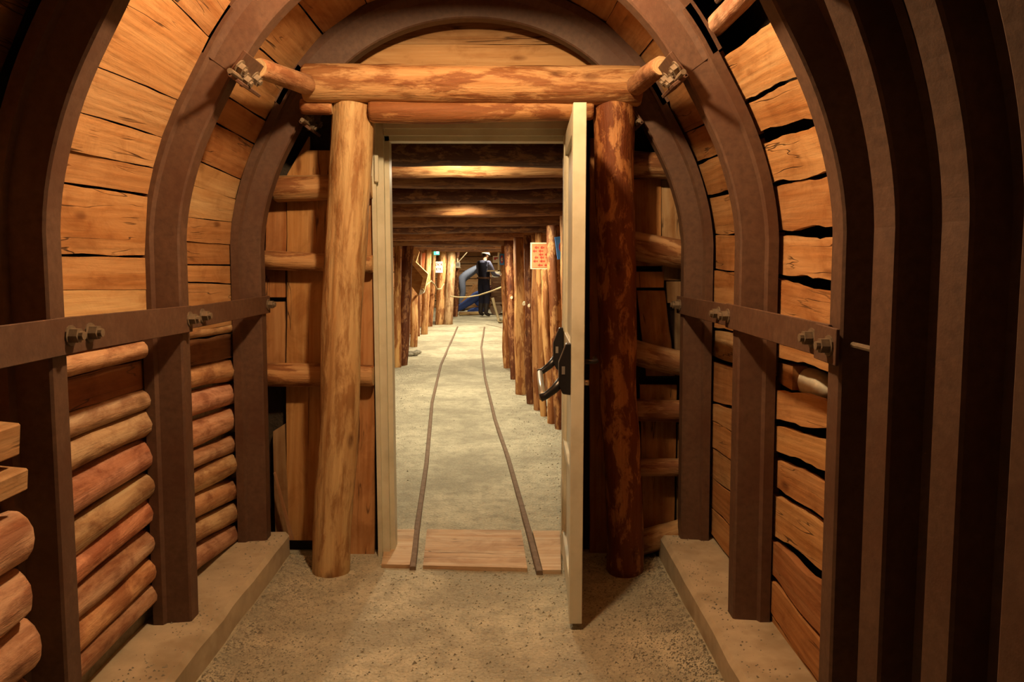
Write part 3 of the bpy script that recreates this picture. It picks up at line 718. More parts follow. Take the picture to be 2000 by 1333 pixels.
bm = bmesh.new(); bm_cyl(bm, (LW - .06, ysgn * TH, zc_ - .05), (LW - .06, ysgn * (TH + .022), zc_ - .05), .011, seg=12); lpart('lock_cylinder', bm, M_CHROME, True, parent=leaf)
for z in (.25, 1.0, 1.75):
    bm = bmesh.new(); bm_cyl(bm, (-.012, ysgn * .01, z), (-.012, ysgn * .01, z + .10), .011, seg=10); lpart('hinge', bm, M_PAINT, True)

# ------------------------------------------------------------------ threshold boards and track
def flat_board(px4, z, label):
    q = [on_z(x, y, z) for x, y in px4]     # near-left, near-right, far-right, far-left
    fr_ = frame_x(sum(q, Vector()) / 4, (q[1] + q[2]) / 2 - (q[0] + q[3]) / 2)
    bm = bmesh.new(); bm_prism(bm, q, (0, 0, -0.03))
    return mkbm('threshold_board', bm, M_PLANK, None, fr_, (0.62, 0.50, 0.335), label=label, cat='board', group='worn boards let into the doorway floor')
flat_board([(745, 1103), (800, 1104), (814, 1034), (757, 1034)], 0.012, 'worn threshold board between cream door frame and the rail')
flat_board([(826, 1105), (1030, 1110), (1018, 1036), (834, 1034)], 0.012, 'wide dusty threshold board between the two rails')
flat_board([(1060, 1114), (1096, 1114), (1094, 1037), (1040, 1037)], 0.012, 'worn threshold board between the rail and the open door')
def rail(pts, label):
    P = [on_z(x, y, 0.012) for x, y in pts]
    Q = []
    for i in range(len(P) - 1):
        for j in range(6): Q.append(lerp(P[i], P[i + 1], j / 6))
    Q.append(P[-1]); d = (P[-1] - P[-2]).normalized(); Q.append(P[-1] + d * 1.6)
    bm = bmesh.new(); prev = None
    for p in Q:
        ring = [bm.verts.new((p.x + dx, p.y, z)) for dx, z in ((-.016, -.03), (-.014, .010), (-.010, .014), (.010, .014), (.014, .010), (.016, -.03))]
        if prev:
            for j in range(6): bm.faces.new((prev[j], prev[(j + 1) % 6], ring[(j + 1) % 6], ring[j]))
        else: bm.faces.new(ring)
        prev = ring
    bm.faces.new(prev[::-1])
    mkbm('track_rail', bm, M_RAIL, None, Matrix.Translation((P[0].x, P[0].y, 0)), label=label, cat='rail', group='narrow mine track rails')
rail([(806, 1108), (815, 1025), (833, 903), (844, 784), (861, 712), (888, 651)], 'narrow rusty track rail on the side of the exit light')
rail([(1054, 1116), (1032, 1033), (993, 895), (967, 819), (947, 735), (940, 677), (944, 652)], 'narrow rusty track rail on the side of the orange sign')
def axis_x(y): return -0.20 + (y - 3.6) * -0.0515

# ------------------------------------------------------------------ gallery behind the door
GZ = 2.0                                            # underside of the cap beams
def gpost(bx, by, tx, ty, w0, w1, label, color, mat=M_LOG, name='pit_prop'):
    b = on_z(bx, by, 0.0); b.z = -0.03; t = on_y(tx, ty, b.y)
    return log(name, b, t, w0 / 2 / F_PX * b.y, w1 / 2 / F_PX * b.y, None, color, mat, seg=12, wob=0.10, sag=0.012, label=label, cat='post', group='pit props lining the gallery', rings=12)
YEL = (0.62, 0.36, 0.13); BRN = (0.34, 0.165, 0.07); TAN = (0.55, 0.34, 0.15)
gpost(775, 716, 778, 470, 17, 11, 'pale pit prop just inside the cream door frame', YEL)
gpost(769, 690, 773, 520, 5, 5, 'thin leaning pole behind the pale pit prop by the frame', YEL)
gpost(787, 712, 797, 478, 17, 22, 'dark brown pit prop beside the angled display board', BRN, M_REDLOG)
gpost(807, 677, 812, 478, 15, 16, 'pit prop behind the angled display board', TAN)
gpost(817, 657, 821, 490, 6, 7, 'slim brown pit prop between thicker props behind the display board', BRN)
gpost(828, 653, 836, 482, 14, 14, 'brown pit prop just before the green exit light', TAN, M_BARK)
gpost(841, 638, 846, 484, 10, 12, 'reddish pit prop under the green exit light', (0.46, 0.24, 0.10))
gpost(858, 634, 866, 486, 18, 16, 'rough pit prop with the white notice', TAN)
gpost(875, 634, 881, 486, 19, 18, 'grey-brown pit prop with the rope barrier end', (0.42, 0.30, 0.17), M_BARK)
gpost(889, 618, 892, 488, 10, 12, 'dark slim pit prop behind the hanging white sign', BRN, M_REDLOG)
gpost(991, 718, 981, 470, 14, 8, 'slender pit prop holding the small blue sign', (0.58, 0.31, 0.12))
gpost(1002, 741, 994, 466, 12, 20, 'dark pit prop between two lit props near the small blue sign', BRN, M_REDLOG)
gpost(1018, 770, 1013, 464, 24, 20, 'bright split pit prop with pale chips of cut wood', (0.66, 0.38, 0.15))
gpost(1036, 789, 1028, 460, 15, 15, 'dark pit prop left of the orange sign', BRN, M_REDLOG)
gpost(1050, 801, 1044, 458, 16, 16, 'brown pit prop behind the orange sign', (0.44, 0.22, 0.085))
gpost(1062, 813, 1050, 455, 14, 14, 'lit pit prop beneath the orange sign', (0.62, 0.35, 0.13))
gpost(1079, 826, 1064, 526, 20, 15, 'short bright pit prop cut off below the orange sign', (0.66, 0.37, 0.145))
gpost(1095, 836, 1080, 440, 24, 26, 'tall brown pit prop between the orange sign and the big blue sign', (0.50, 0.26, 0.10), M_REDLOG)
gpost(1112, 860, 1106, 420, 26, 26, 'tall pit prop behind the big blue sign', (0.52, 0.28, 0.11))
# cap beams
CAPS = [(4.34, 325), (4.92, 348), (5.35, 369), (5.95, 400), (6.6, 425), (7.3, 445), (8.1, 458), (9.1, 472), (10.3, 480), (11.6, 484), (12.9, 486.5), (14.2, 488.5), (15.5, 490.5), (16.8, 492), (18.2, 493.5), (19.4, 494)]
def cap_z(y):
    Z = [(a, on_y(950, p, a).z) for a, p in CAPS]
    if y <= Z[0][0]: return Z[0][1]
    for (a, za), (b, zb) in zip(Z, Z[1:]):
        if y <= b: return lerp(za, zb, (y - a) / (b - a))
    return Z[-1][1]
for i, (y, p_) in enumerate(CAPS):
    ax = axis_x(y); r = 0.115 if i == 0 else R.uniform(0.09, 0.105)
    xr = 1.25 if y < 6.6 else 1.05
    z = cap_z(y) + r
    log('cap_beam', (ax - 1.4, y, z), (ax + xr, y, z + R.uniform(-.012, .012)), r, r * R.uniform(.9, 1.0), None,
        (0.26, 0.125, 0.045) if i != 1 else (0.60, 0.33, 0.14), M_REDLOG if i % 3 == 0 else M_LOG, seg=14, rings=12,  # lamplight on the second beam and shade on the rest put into the colour
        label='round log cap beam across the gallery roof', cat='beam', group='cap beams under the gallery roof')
# roof lagging resting on the caps
gallery_ceiling = mk('ceiling_gallery', [(-3.2, 3.8, 2.40), (2.2, 3.8, 2.40), (1.6, 25, 2.40), (-4.2, 25, 2.40), (-3.2, 3.8, 2.46), (2.2, 3.8, 2.46), (1.6, 25, 2.46), (-4.2, 25, 2.46)],
    [(0, 1, 2, 3), (4, 5, 6, 7), (0, 1, 5, 4), (1, 2, 6, 5), (2, 3, 7, 6), (3, 0, 4, 7)], M_ROCK, kind='structure')
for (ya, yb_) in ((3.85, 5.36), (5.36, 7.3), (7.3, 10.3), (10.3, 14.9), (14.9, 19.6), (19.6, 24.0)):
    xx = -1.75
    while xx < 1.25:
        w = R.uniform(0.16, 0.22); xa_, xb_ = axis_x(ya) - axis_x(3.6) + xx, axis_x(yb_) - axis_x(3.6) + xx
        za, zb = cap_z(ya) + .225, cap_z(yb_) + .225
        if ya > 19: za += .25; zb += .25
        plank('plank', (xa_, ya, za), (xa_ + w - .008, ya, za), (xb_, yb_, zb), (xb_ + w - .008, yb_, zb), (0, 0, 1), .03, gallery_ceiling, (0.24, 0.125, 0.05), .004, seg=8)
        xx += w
# props hidden from the doorway's axis but part of the same rows
for k, (x, y) in enumerate(((-1.28, 4.4), (-1.30, 5.3), (-1.33, 6.2), (-1.36, 7.2), (-1.40, 8.2), (-1.44, 9.2), (0.78, 4.5), (0.70, 5.2), (0.60, 5.9))):
    log('pit_prop', (x, y, -0.03), (x + 0.03 * (-1) ** k, y, cap_z(y) + 0.01), 0.075, 0.07, None, TAN, M_LOG, seg=12, rings=10, label='pit prop close behind the door wall, beside the doorway', cat='post', group='pit props just behind the door wall')
# side walls of the gallery behind the props
def gwall(name, line, side):
    bm = bmesh.new(); prev = None
    for (x, y) in line:
        ring = [bm.verts.new(p) for p in ((x, y, -.05), (x, y, 2.45), (x + side * .1, y, 2.45), (x + side * .1, y, -.05))]
        if prev:
            for j in range(4): bm.faces.new((prev[j], prev[(j + 1) % 4], ring[(j + 1) % 4], ring[j]))
        prev = ring
    o = mkbm(name, bm, M_ROCK, kind='structure')
    for i in range(len(line) - 1):
        (x0, y0), (x1, y1) = line[i], line[i + 1]
        n = 9
        for j in range(n):
            z0, z1 = 0.02 + j * 2.2 / n, 0.02 + (j + 1) * 2.2 / n - .012
            plank('plank', (x0 - side * .035, y0 + .01, z0), (x0 - side * .035, y0 + .01, z1), (x1 - side * .035, y1 - .01, z0), (x1 - side * .035, y1 - .01, z1), (side, 0, 0), .025, o, (0.40, 0.22, 0.095), .005, seg=6)
    return o
def px_line(pts, off): return [(on_z(x, y).x + off, on_z(x, y).y) for x, y in pts]
gwall('wall_gallery_left', [(-1.45, 3.78), (-1.50, 7.5)] + px_line([(770, 716), (803, 677), (824, 653), (850, 635)], -0.26) + [(-2.42, 20.5), (-2.6, 24.4)], -1)
gwall('wall_gallery_right', [(0.95, 3.78), (0.80, 6.0)] + px_line([(1084, 826), (1042, 789), (1000, 735), (986, 700)], 0.24) + [(0.35, 15.0), (0.9, 24.4)], 1)
bm = bmesh.new(); bm_box(bm, (-0.85, 24.2, 1.2), (4.4, .1, 2.6)); gback = mkbm('wall_back', bm, M_ROCK, kind='structure')
for j in range(10):
    z0 = 0.0 + j * 0.225
    plank('plank', (-2.55, 24.1, z0), (-2.55, 24.1, z0 + .205), (0.85, 24.1, z0 + .01), (0.85, 24.1, z0 + .215), (0, 1, 0), .03, gback, (0.50, 0.33, 0.17), .008, seg=14)

# ------------------------------------------------------------------ lamps
def lamp(x, y, z, watts, col, label, rad=0.03, spot=0.0, flat=False):
    hb = .072 if flat else .11
    root = empty('bulkhead_lamp', (x, y, z + hb), label=label, cat='lamp', group='bulkhead lamps under the roof')
    bm = bmesh.new(); bm_cyl(bm, (x, y, z + hb), (x, y, z + hb - .03), .05, .062, seg=20); bm_cyl(bm, (x, y, z + hb - .03), (x, y, z + .04), .03, seg=14)
    mkbm('housing', bm, M_LAMPBODY, root, Matrix.Translation((x, y, z + hb)))
    bm = bmesh.new(); bm_sphere(bm, (x, y, z + .022), .028, (1, 1, 1.2), 2); mkbm('bulb', bm, M_BULB, root, Matrix.Translation((x, y, z + hb)), smooth=True)
    d = bpy.data.lights.new('lamp_light', 'SPOT' if spot else 'POINT')
    if spot: d.spot_size = math.radians(spot); d.spot_blend = 0.45
    d.energy = watts; d.color = col; d.shadow_soft_size = rad
    o = bpy.data.objects.new('lamp_light', d); COL.objects.link(o); o.location = (x, y, z - 0.045)
    return root
LX, LY, LZ = -0.13, 2.20, 2.52
lamp(LX, LY, LZ, LAMP_NEAR, LAMP_NEAR_COL, 'small bulkhead lamp hanging under the arched tunnel roof between two arches', rad=0.05, flat=True)
for i, (dx, y, w) in enumerate(GALLERY_LAMPS):
    lamp(axis_x(y) + dx, y, cap_z(y) + (.225 if y < 19.5 else .47) - .112, w, LAMP_FAR_COL, 'bulkhead lamp tucked between cap beams of the gallery roof', rad=.05, spot=0 if i == 0 else 166)

# ------------------------------------------------------------------ signs and small things in the gallery
M_ORANGE = mat_plain('orange_card', (0.78, 0.24, 0.10), 0.6); M_REDINK = mat_plain('red_ink', (0.62, 0.08, 0.04), 0.6)
M_CREAM = mat_plain('cream_card', (0.80, 0.68, 0.46), 0.6); M_BLUE = mat_plain('blue_enamel', (0.05, 0.22, 0.58), 0.4, 0.5)
M_RED = mat_plain('red_enamel', (0.42, 0.04, 0.05), 0.4, 0.5); M_WHITE = mat_plain('white_card', (0.80, 0.78, 0.70), 0.6)
M_INK = mat_plain('dark_ink', (0.16, 0.025, 0.025), 0.6); M_GREY = mat_plain('grey_ink', (0.35, 0.34, 0.32), 0.6)
def quadboard(name, x0, y0, x1, y1, Y, mats, label, cat, tilt=0.0, th=0.012, yaw=0.0):
    """upright panel facing the viewer; returns root, local frame, half width, half height"""
    a, b = on_y(x0, y0, Y), on_y(x1, y1, Y); c = (a + b) / 2; hw, hh = abs(b.x - a.x) / 2, abs(a.z - b.z) / 2
    fr_ = Matrix.Translation(c) @ Matrix.Rotation(yaw, 4, 'Z') @ Matrix.Rotation(tilt, 4, 'Y')
    root = empty(name, c, label=label, cat=cat); WM[root.name] = fr_; root.matrix_basis = fr_
    bm = bmesh.new(); bm_box(bm, (0, 0, 0), (hw * 2, th, hh * 2), None, .001)
    for v in bm.verts: v.co = fr_ @ v.co
    mkbm('panel', bm, mats, root, fr_)
    return root, fr_, hw, hh
def onpanel(name, root, fr_, boxes, mat, th=0.003, y=-0.0085):
    bm = bmesh.new()
    for (x0, z0, x1, z1) in boxes: bm_box(bm, ((x0 + x1) / 2, y, (z0 + z1) / 2), (x1 - x0, th, z1 - z0))
    for v in bm.verts: v.co = fr_ @ v.co
    return mkbm(name, bm, mat, root, fr_)
def disc(name, root, fr_, cx, cz, rx, rz, mat, y=-0.0085, th=.003):
    bm = bmesh.new(); n = 24
    bm_prism(bm, [(cx + rx * math.cos(2 * math.pi * i / n), y, cz + rz * math.sin(2 * math.pi * i / n)) for i in range(n)], (0, -th, 0))
    for v in bm.verts: v.co = fr_ @ v.co
    return mkbm(name, bm, mat, root, fr_)
# orange notice with red writing (too blurred to read: strokes only)
yo = on_z(1062, 813).y - 0.22
root, f_, hw, hh = quadboard('notice_board', 1036, 474, 1072, 526, yo, M_CREAM, 'orange notice with red writing hung on the pit props', 'sign')
onpanel('orange_sheet', root, f_, [(-hw + .012, -hh + .012, hw - .012, hh - .012)], M_ORANGE)
bx = []
for row, (x0, x1) in zip((.62, .36, .10, -.12, -.40, -.70), ((-.55, .7), (-.75, .2), (-.1, .6), (-.55, .7), (-.7, .8), (-.2, .6))):
    x = x0 * hw
    while x < x1 * hw:
        w = R.uniform(.02, .045); z = row * hh; bx.append((x, z - .006, x + w, z + .006)); bx.append((x + w * .3, z - .012, x + w * .4, z + .014)); x += w + .018
onpanel('writing', root, f_, bx, M_REDINK, y=-.0108)
# big blue sign with red disc
yb_ = on_z(1095, 836).y - 0.20
root, f_, hw, hh = quadboard('blue_sign', 1086, 461, 1122, 505, yb_, M_BLUE, 'large blue sign with a red disc beside the open door leaf', 'sign', tilt=math.radians(-8))
disc('red_disc', root, f_, 0, 0, hw * .70, hh * .66, M_RED); disc('white_centre', root, f_, 0, .0, hw * .28, hh * .26, M_WHITE, y=-.0115)
# small blue sign
ys_ = on_z(991, 718).y - 0.045
root, f_, hw, hh = quadboard('blue_sign', 975.5, 496, 985, 518, ys_, M_BLUE, 'small narrow blue sign with red oval on the slender prop', 'sign')
disc('red_oval', root, f_, 0, 0, hw * .62, hh * .72, M_RED); disc('white_centre', root, f_, 0, .0, hw * .40, hh * .34, M_WHITE, y=-.0115); disc('grey_mark', root, f_, 0.005, .0, hw * .18, hh * .2, M_GREY, y=-.0145)
# white picture notice
root, f_, hw, hh = quadboard('picture_notice', 962.5, 500.5, 975, 513.5, 19.47, M_WHITE, 'small white notice with a red-brown picture beside the miner', 'sign')
onpanel('picture', root, f_, [(-hw * .6, -hh * .15, hw * .6, hh * .62)], M_RED); onpanel('picture_corner', root, f_, [(0, -hh * .2, hw * .6, hh * .2)], M_WHITE, y=-.0105)
bm = bmesh.new(); pf = on_y(974, 527, 19.5)
bm_box(bm, pf + Vector((0, 0, .2)), (.045, .03, .48)); bm_box(bm, pf + Vector((-.13, 0, -.03)), (.30, .03, .035)); bm_box(bm, pf + Vector((0, 0, .40)), (.05, .04, .40))
mkbm('pale_frame', bm, M_CREAM, None, Matrix.Translation(pf), label='pale L-shaped wooden frame behind the white picture notice', cat='frame')
# white notice with lettering on the left prop
yn = on_z(858, 634).y - 0.16
root, f_, hw, hh = quadboard('notice_sign', 850.5, 511, 864.5, 533, yn, M_WHITE, 'white notice with two lines of red lettering on a rough prop', 'sign')
def text(name, body, size, loc, root, f_, mat):
    cu = bpy.data.curves.new(name, 'FONT'); cu.body = body; cu.size = size; cu.align_x = 'CENTER'; cu.align_y = 'CENTER'; cu.extrude = .0015
    ob = bpy.data.objects.new(name, cu); COL.objects.link(ob); bpy.context.view_layer.update()
    me = bpy.data.meshes.new_from_object(ob.evaluated_get(bpy.context.evaluated_depsgraph_get())); bpy.data.objects.remove(ob)
    vs = [f_ @ (Vector(loc) + Vector((v.co.x, -v.co.z, v.co.y))) for v in me.vertices]; fs = [tuple(p.vertices) for p in me.polygons]
    bpy.data.meshes.remove(me)
    return mk(name, vs, fs, mat, root, f_)
text('lettering', 'OCR', hh * .62, (0, -.008, hh * .42), root, f_, M_INK); text('lettering', 'ETE', hh * .62, (0, -.008, -hh * .38), root, f_, M_INK)
# hanging tin sign with rod
root, f_, hw, hh = quadboard('hanging_sign', 890, 512.5, 898.5, 523, on_z(889, 618).y - .10, M_WHITE, 'small white tin sign with grey lines hanging by the dark prop', 'sign', th=.05)
onpanel('lines', root, f_, [(-hw * .7, hh * q - .006, hw * .7, hh * q + .006) for q in (.5, .1, -.3)], M_GREY, y=-.027)
onpanel('ledge', root, f_, [(-hw * 1.1, -hh * 1.12, hw * 1.35, -hh * .98)], M_CREAM, th=.10, y=-.01)
bm = bmesh.new(); bm_tube(bm, [on_y(895, 512, on_z(889, 618).y - .10), on_y(911, 494, on_z(889, 618).y - .10), on_y(914, 490, on_z(889, 618).y - .10)], .014, 8); bm_tube(bm, [on_y(892.5, 513, on_z(889, 618).y - .10), on_y(892.5, 505, on_z(889, 618).y - .10)], .03, 8)
mkbm('bracket_rod', bm, M_CREAM, root, f_)
# green exit light
yg = on_z(841, 638).y - 0.14
M_GREEN = mat_plain('green_exit_glow', (0.05, 0.5, 0.25), 0.4, 0.3, 0, (0.10, 1.0, 0.50), 2.6); M_GREENW = mat_plain('green_exit_core', (0.6, 0.9, 0.75), 0.4, 0.3, 0, (0.65, 1.0, 0.85), 5.0)
root, f_, hw, hh = quadboard('exit_light', 847.5, 484.5, 858, 498, yg, M_GREEN, 'small glowing green exit light under the gallery roof', 'lamp', th=.05)
onpanel('lit_window', root, f_, [(-hw * .05, -hh * .7, hw * .75, hh * .75)], M_GREENW, y=-.0265)
# angled display board: a thick board bent like a boomerang, pale edge, brown side
yd = on_z(800, 690).y
pl = [(803.5, 515), (808, 508), (836, 535.5), (828.5, 575), (820, 578), (806, 560)]
inner = [(806.5, 520.5), (826.5, 544), (820, 568), (806, 552)]
root = empty('display_board', on_y(812, 545, yd), label='angled display box with pale edge and brown side on the pit props', cat='display box')
WMr = WM[root.name]
bm = bmesh.new()
edge = [(803.5, 515), (808, 508), (836, 535.5), (829, 568), (820.5, 566), (826, 543)]
bm_prism(bm, [on_y(x, y, yd - .05) for x, y in edge], (0, .10, 0)); mkbm('pale_rim', bm, M_PLANK, root, WMr, (0.80, 0.58, 0.30))
bm = bmesh.new(); bm_prism(bm, [on_y(x, y, yd) for x, y in [(803.5, 516), (826, 543), (820.5, 566), (817, 577), (804, 560)]], (0, .06, 0)); mkbm('side_panel', bm, M_PLANK, root, WMr, (0.40, 0.25, 0.10))
bm = bmesh.new(); bm_prism(bm, [on_y(x, y, yd - .05) for x, y in [(820.5, 566.5), (829, 568.5), (827, 573), (818, 577.5)]], (0, .10, 0)); mkbm('foot_block', bm, M_WHITE, root, WMr)
bm = bmesh.new(); bm_prism(bm, [on_y(x, y, yd - .045) for x, y in [(807, 484), (811, 483), (819, 492), (812, 513), (808, 509), (813, 493)]], (0, .09, 0)); mkbm('hanger_arm', bm, M_PLANK, root, WMr, (0.80, 0.60, 0.33))
bm = bmesh.new(); bm_prism(bm, [on_y(x, y, on_z(825, 653).y - .2) for x, y in [(824.5, 495), (830.5, 494), (828, 526), (824.5, 526)]], (0, .03, 0))
mkbm('red_placard', bm, M_ORANGE, None, Matrix.Translation(on_y(827, 510, on_z(825, 653).y - .2)), label='narrow red placard behind the angled display box', cat='sign')
# ropes
def rope(pts, label, r=.016):
    bm = bmesh.new(); Q = []
    for i in range(len(pts) - 1):
        for j in range(6):
            t = j / 6; Q.append(lerp(pts[i], pts[i + 1], t))
    Q.append(pts[-1]); bm_tube(bm, Q, r, 6)
    mkbm('barrier_rope', bm, M_ROPE, None, Matrix.Translation(pts[0]), smooth=True, label=label, cat='rope', group='hemp barrier ropes')
rope([on_y(880, 579, 17.0), on_y(895, 581, 17.2), on_y(915, 580.5, 17.4), on_y(935, 577, 17.5), on_y(960, 569, 16.5), on_y(983, 560, 14.5)], 'hemp rope stretched across the gallery in front of the miners')
ya_, yb2_ = on_z(807, 677).y - .1, on_z(858, 634).y - .17
rope([on_y(826, 566, yd - .08), on_y(834, 556, lerp(ya_, yb2_, .4)), on_y(842, 549, lerp(ya_, yb2_, .6)), on_y(848, 555, lerp(ya_, yb2_, .75)), on_y(854, 565, lerp(ya_, yb2_, .85)), on_y(861, 565, lerp(ya_, yb2_, .95)), on_y(867, 555, yb2_)], 'slack hemp rope looped along the props below the white notice')
# rubble by the wall
for (x, y, s_, lab) in ((806, 694, .07, 'brown lump of rock lying by the dark pit prop'), (800, 695, .05, 'smaller brown rock against the dark pit prop'), (814, 691, .055, 'flat brown rock lying furthest from the dark prop')):
    p = on_z(x, y, 0.0); bm = bmesh.new(); bm_sphere(bm, p + Vector((0, 0, s_ * .38)), s_, (1.3, 1, .6), 2)
    for v in bm.verts: v.co += (v.co - p).normalized() * .35 * s_ * noise.noise(v.co * 14)
    mkbm('rock', bm, M_STONE, None, Matrix.Translation(p), label=lab, cat='rock', group='rocks by the dark prop')
for (px, py, Y, s_) in ((1023, 594, on_z(1018, 770).y - .17, 7), (1033, 598, on_z(1036, 789).y - .12, 5), (999, 582, on_z(1002, 741).y - .1, 5)):
    c = on_y(px, py, Y); r = s_ / 2 / F_PX * Y; bm = bmesh.new(); bm_cyl(bm, c, c + Vector((.01, .09, .01)), r, r * .8, seg=9)
    mkbm('branch_stub', bm, M_CREAM, None, Matrix.Translation(c), label='pale cut branch stub sticking out of a pit prop', cat='branch stub', group='cut branch stubs on the props')

# ------------------------------------------------------------------ miners
M_SKIN = mat_plain('skin', (0.62, 0.38, 0.25), 0.55); M_NAVY = mat_plain('navy_cloth', (0.018, 0.018, 0.032), 0.9, 0.1); M_SHIRT = mat_plain('blue_grey_shirt', (0.14, 0.15, 0.25), 0.9, 0.1)
M_DENIM = mat_plain('grey_blue_overall', (0.13, 0.15, 0.22), 0.9, 0.1); M_JEAN = mat_plain('blue_work_trousers', (0.06, 0.10, 0.33), 0.9, 0.1); M_BOOT = mat_plain('dark_boots', (0.02, 0.014, 0.012), 0.6)
M_HELM = mat_plain('grey_helmet', (0.26, 0.24, 0.20), 0.5); M_HAIR = mat_plain('dark_hair', (0.05, 0.03, 0.02), 0.8); M_LEATH = mat_plain('leather_belt', (0.10, 0.05, 0.03), 0.6); M_MAROON = mat_plain('maroon_shirt', (0.10, 0.03, 0.035), 0.9, .1)
M_KHAKI = mat_plain('khaki_glove', (0.45, 0.38, 0.2), 0.8)
def skin_mesh(nodes, edges, root_i, sub=2):
    """nodes: list of (co, rx, ry); returns verts, faces of the skinned, smoothed body"""
    me = bpy.data.meshes.new('tmp'); me.from_pydata([n[0] for n in nodes], edges, [])
    ob = bpy.data.objects.new('tmp', me); COL.objects.link(ob)
    ob.modifiers.new('skin', 'SKIN').use_smooth_shade = True
    lay = me.skin_vertices[0] if me.skin_vertices else None
    if lay is None:
        bm = bmesh.new(); bm.from_mesh(me); bm.verts.layers.skin.verify(); bm.to_mesh(me); bm.free(); lay = me.skin_vertices[0]
    for i, n in enumerate(nodes): lay.data[i].radius = (n[1], n[2]); lay.data[i].use_root = (i == root_i)
    m = ob.modifiers.new('sub', 'SUBSURF'); m.levels = sub; m.render_levels = sub
    bpy.context.view_layer.update()
    ev = bpy.data.meshes.new_from_object(ob.evaluated_get(bpy.context.evaluated_depsgraph_get()))
    vs = [v.co.copy() for v in ev.vertices]; fs = [tuple(p.vertices) for p in ev.polygons]
    bpy.data.objects.remove(ob); bpy.data.meshes.remove(me); bpy.data.meshes.remove(ev)
    return vs, fs
def build_person(label, loc, rz, J, matf, mats, headdir=(1, 0, 0), helmet=True, extras=None, scale=1.0, bulk=1.0):
    """J: joint dict in metres, figure faces +x. matf(point)->material index"""
    nodes, edges, ix = [], [], {}
    def add(n, co, rx, ry=None, to=None):
        ix[n] = len(nodes); nodes.append((Vector(co), rx, ry or rx))
        if to: edges.append((ix[to], ix[n]))
    add('pelvis', J['pelvis'], .150, .135)
    add('waist', lerp(Vector(J['pelvis']), Vector(J['chest']), .45), .148, .128, 'pelvis'); add('chest', J['chest'], .185, .145, 'waist')
    add('neck0', J['neck'], .065, .065, 'chest')
    hd = Vector(J['head']); add('neck1', lerp(Vector(J['neck']), hd, .45), .055, .055, 'neck0'); add('jaw', lerp(Vector(J['neck']), hd, .75), .068, .068, 'neck1'); add('head', hd, .088, .082, 'jaw')
    upv = (hd - Vector(J['neck'])).normalized(); add('crown', hd + upv * .085, .072, .068, 'head')
    for s in ('l', 'r'):
        sh, el, wr = Vector(J['sh_' + s]), Vector(J['el_' + s]), Vector(J['wr_' + s])
        add('sh_' + s, sh, .078, .078, 'chest'); add('ua_' + s, lerp(sh, el, .5), .068, .068, 'sh_' + s); add('el_' + s, el, .058, .058, 'ua_' + s)
        add('fa_' + s, lerp(el, wr, .4), .045, .045, 'el_' + s); add('wr_' + s, wr, .029, .029, 'fa_' + s)
        d = (wr - el).normalized(); side = d.cross(Vector((0, 0, 1)))
        if side.length < .2: side = Vector((0, 1, 0))
        side.normalize(); dn = d.cross(side).normalized()
        if dn.z > 0: dn = -dn
        palm = wr + d * .055; add('pa_' + s, palm, .034, .026, 'wr_' + s)
        for q, (o, ln) in enumerate(((-.030, .062), (-.010, .074), (.010, .070), (.030, .056))):
            b0 = palm + d * .030 + side * o
            add('f%d0_%s' % (q, s), b0, .0095, .0095, 'pa_' + s); add('f%d1_%s' % (q, s), b0 + d * ln * .5 + dn * .008, .009, .009, 'f%d0_%s' % (q, s)); add('f%d2_%s' % (q, s), b0 + d * ln * .75 + dn * .038, .008, .008, 'f%d1_%s' % (q, s))
        tb = palm - side * .036 - d * .01; add('t0_' + s, tb, .011, .011, 'pa_' + s); add('t1_' + s, tb + d * .035 - side * .018 + dn * .016, .009, .009, 't0_' + s)
        hp, kn, an, to = (Vector(J[k + s]) for k in ('hip_', 'kn_', 'an_', 'toe_'))
        add('hip_' + s, hp, .098, .098, 'pelvis'); add('th_' + s, lerp(hp, kn, .5), .100, .100, 'hip_' + s); add('kn_' + s, kn, .082, .082, 'th_' + s)
        add('ca_' + s, lerp(kn, an, .35), .080, .080, 'kn_' + s); add('an_' + s, an, .060, .060, 'ca_' + s)
        add('ft_' + s, lerp(an, to, .5), .048, .045, 'an_' + s); add('toe_' + s, to, .042, .036, 'ft_' + s)
    for k_ in ('hip_', 'th_', 'kn_', 'ca_', 'an_'):
        for s in ('l', 'r'): q_ = nodes[ix[k_ + s]]; nodes[ix[k_ + s]] = (q_[0], q_[1] * bulk, q_[2] * bulk)
    vs, fs = skin_mesh(nodes, edges, 0)
    # face: nose, ears, eyes, mouth joined to the same mesh
    bm = bmesh.new()
    bv = [bm.verts.new(v) for v in vs]
    for f in fs:
        try: bm.faces.new([bv[i] for i in f])
        except ValueError: pass
    n0 = len(bm.faces)
    hx_ = Vector(headdir).normalized(); hs = upv.cross(hx_).normalized(); hx_ = hs.cross(upv)
    g0 = set(bm.faces)
    bm_cyl(bm, hd + hx_ * .070 + upv * .012, hd + hx_ * .108 - upv * .018, .008, .016, 8)
    for s in (-1, 1):
        bm_sphere(bm, hd + hs * s * .083 - hx_ * .006, .026, (.5, .45, 1), 1)
        bm_sphere(bm, hd + hs * s * .032 + hx_ * .078 + upv * .018, .012, (1, 1, 1), 1)
    bm_sphere(bm, hd + hx_ * .076 - upv * .045, .017, (.6, 1.3, .45), 1)
    T = Matrix.Translation(loc) @ Matrix.Rotation(rz, 4, 'Z') @ Matrix.Scale(scale, 4)
    for f in bm.faces: f.material_index = matf(f.calc_center_median()) if f in g0 else mats.index(M_SKIN)
    for v in bm.verts: v.co = T @ v.co
    T0 = Matrix.Translation(loc) @ Matrix.Rotation(rz, 4, 'Z')
    root = empty('person', loc, rz=rz, label=label, cat='person')
    mkbm('body', bm, mats, root, T0, smooth=True)
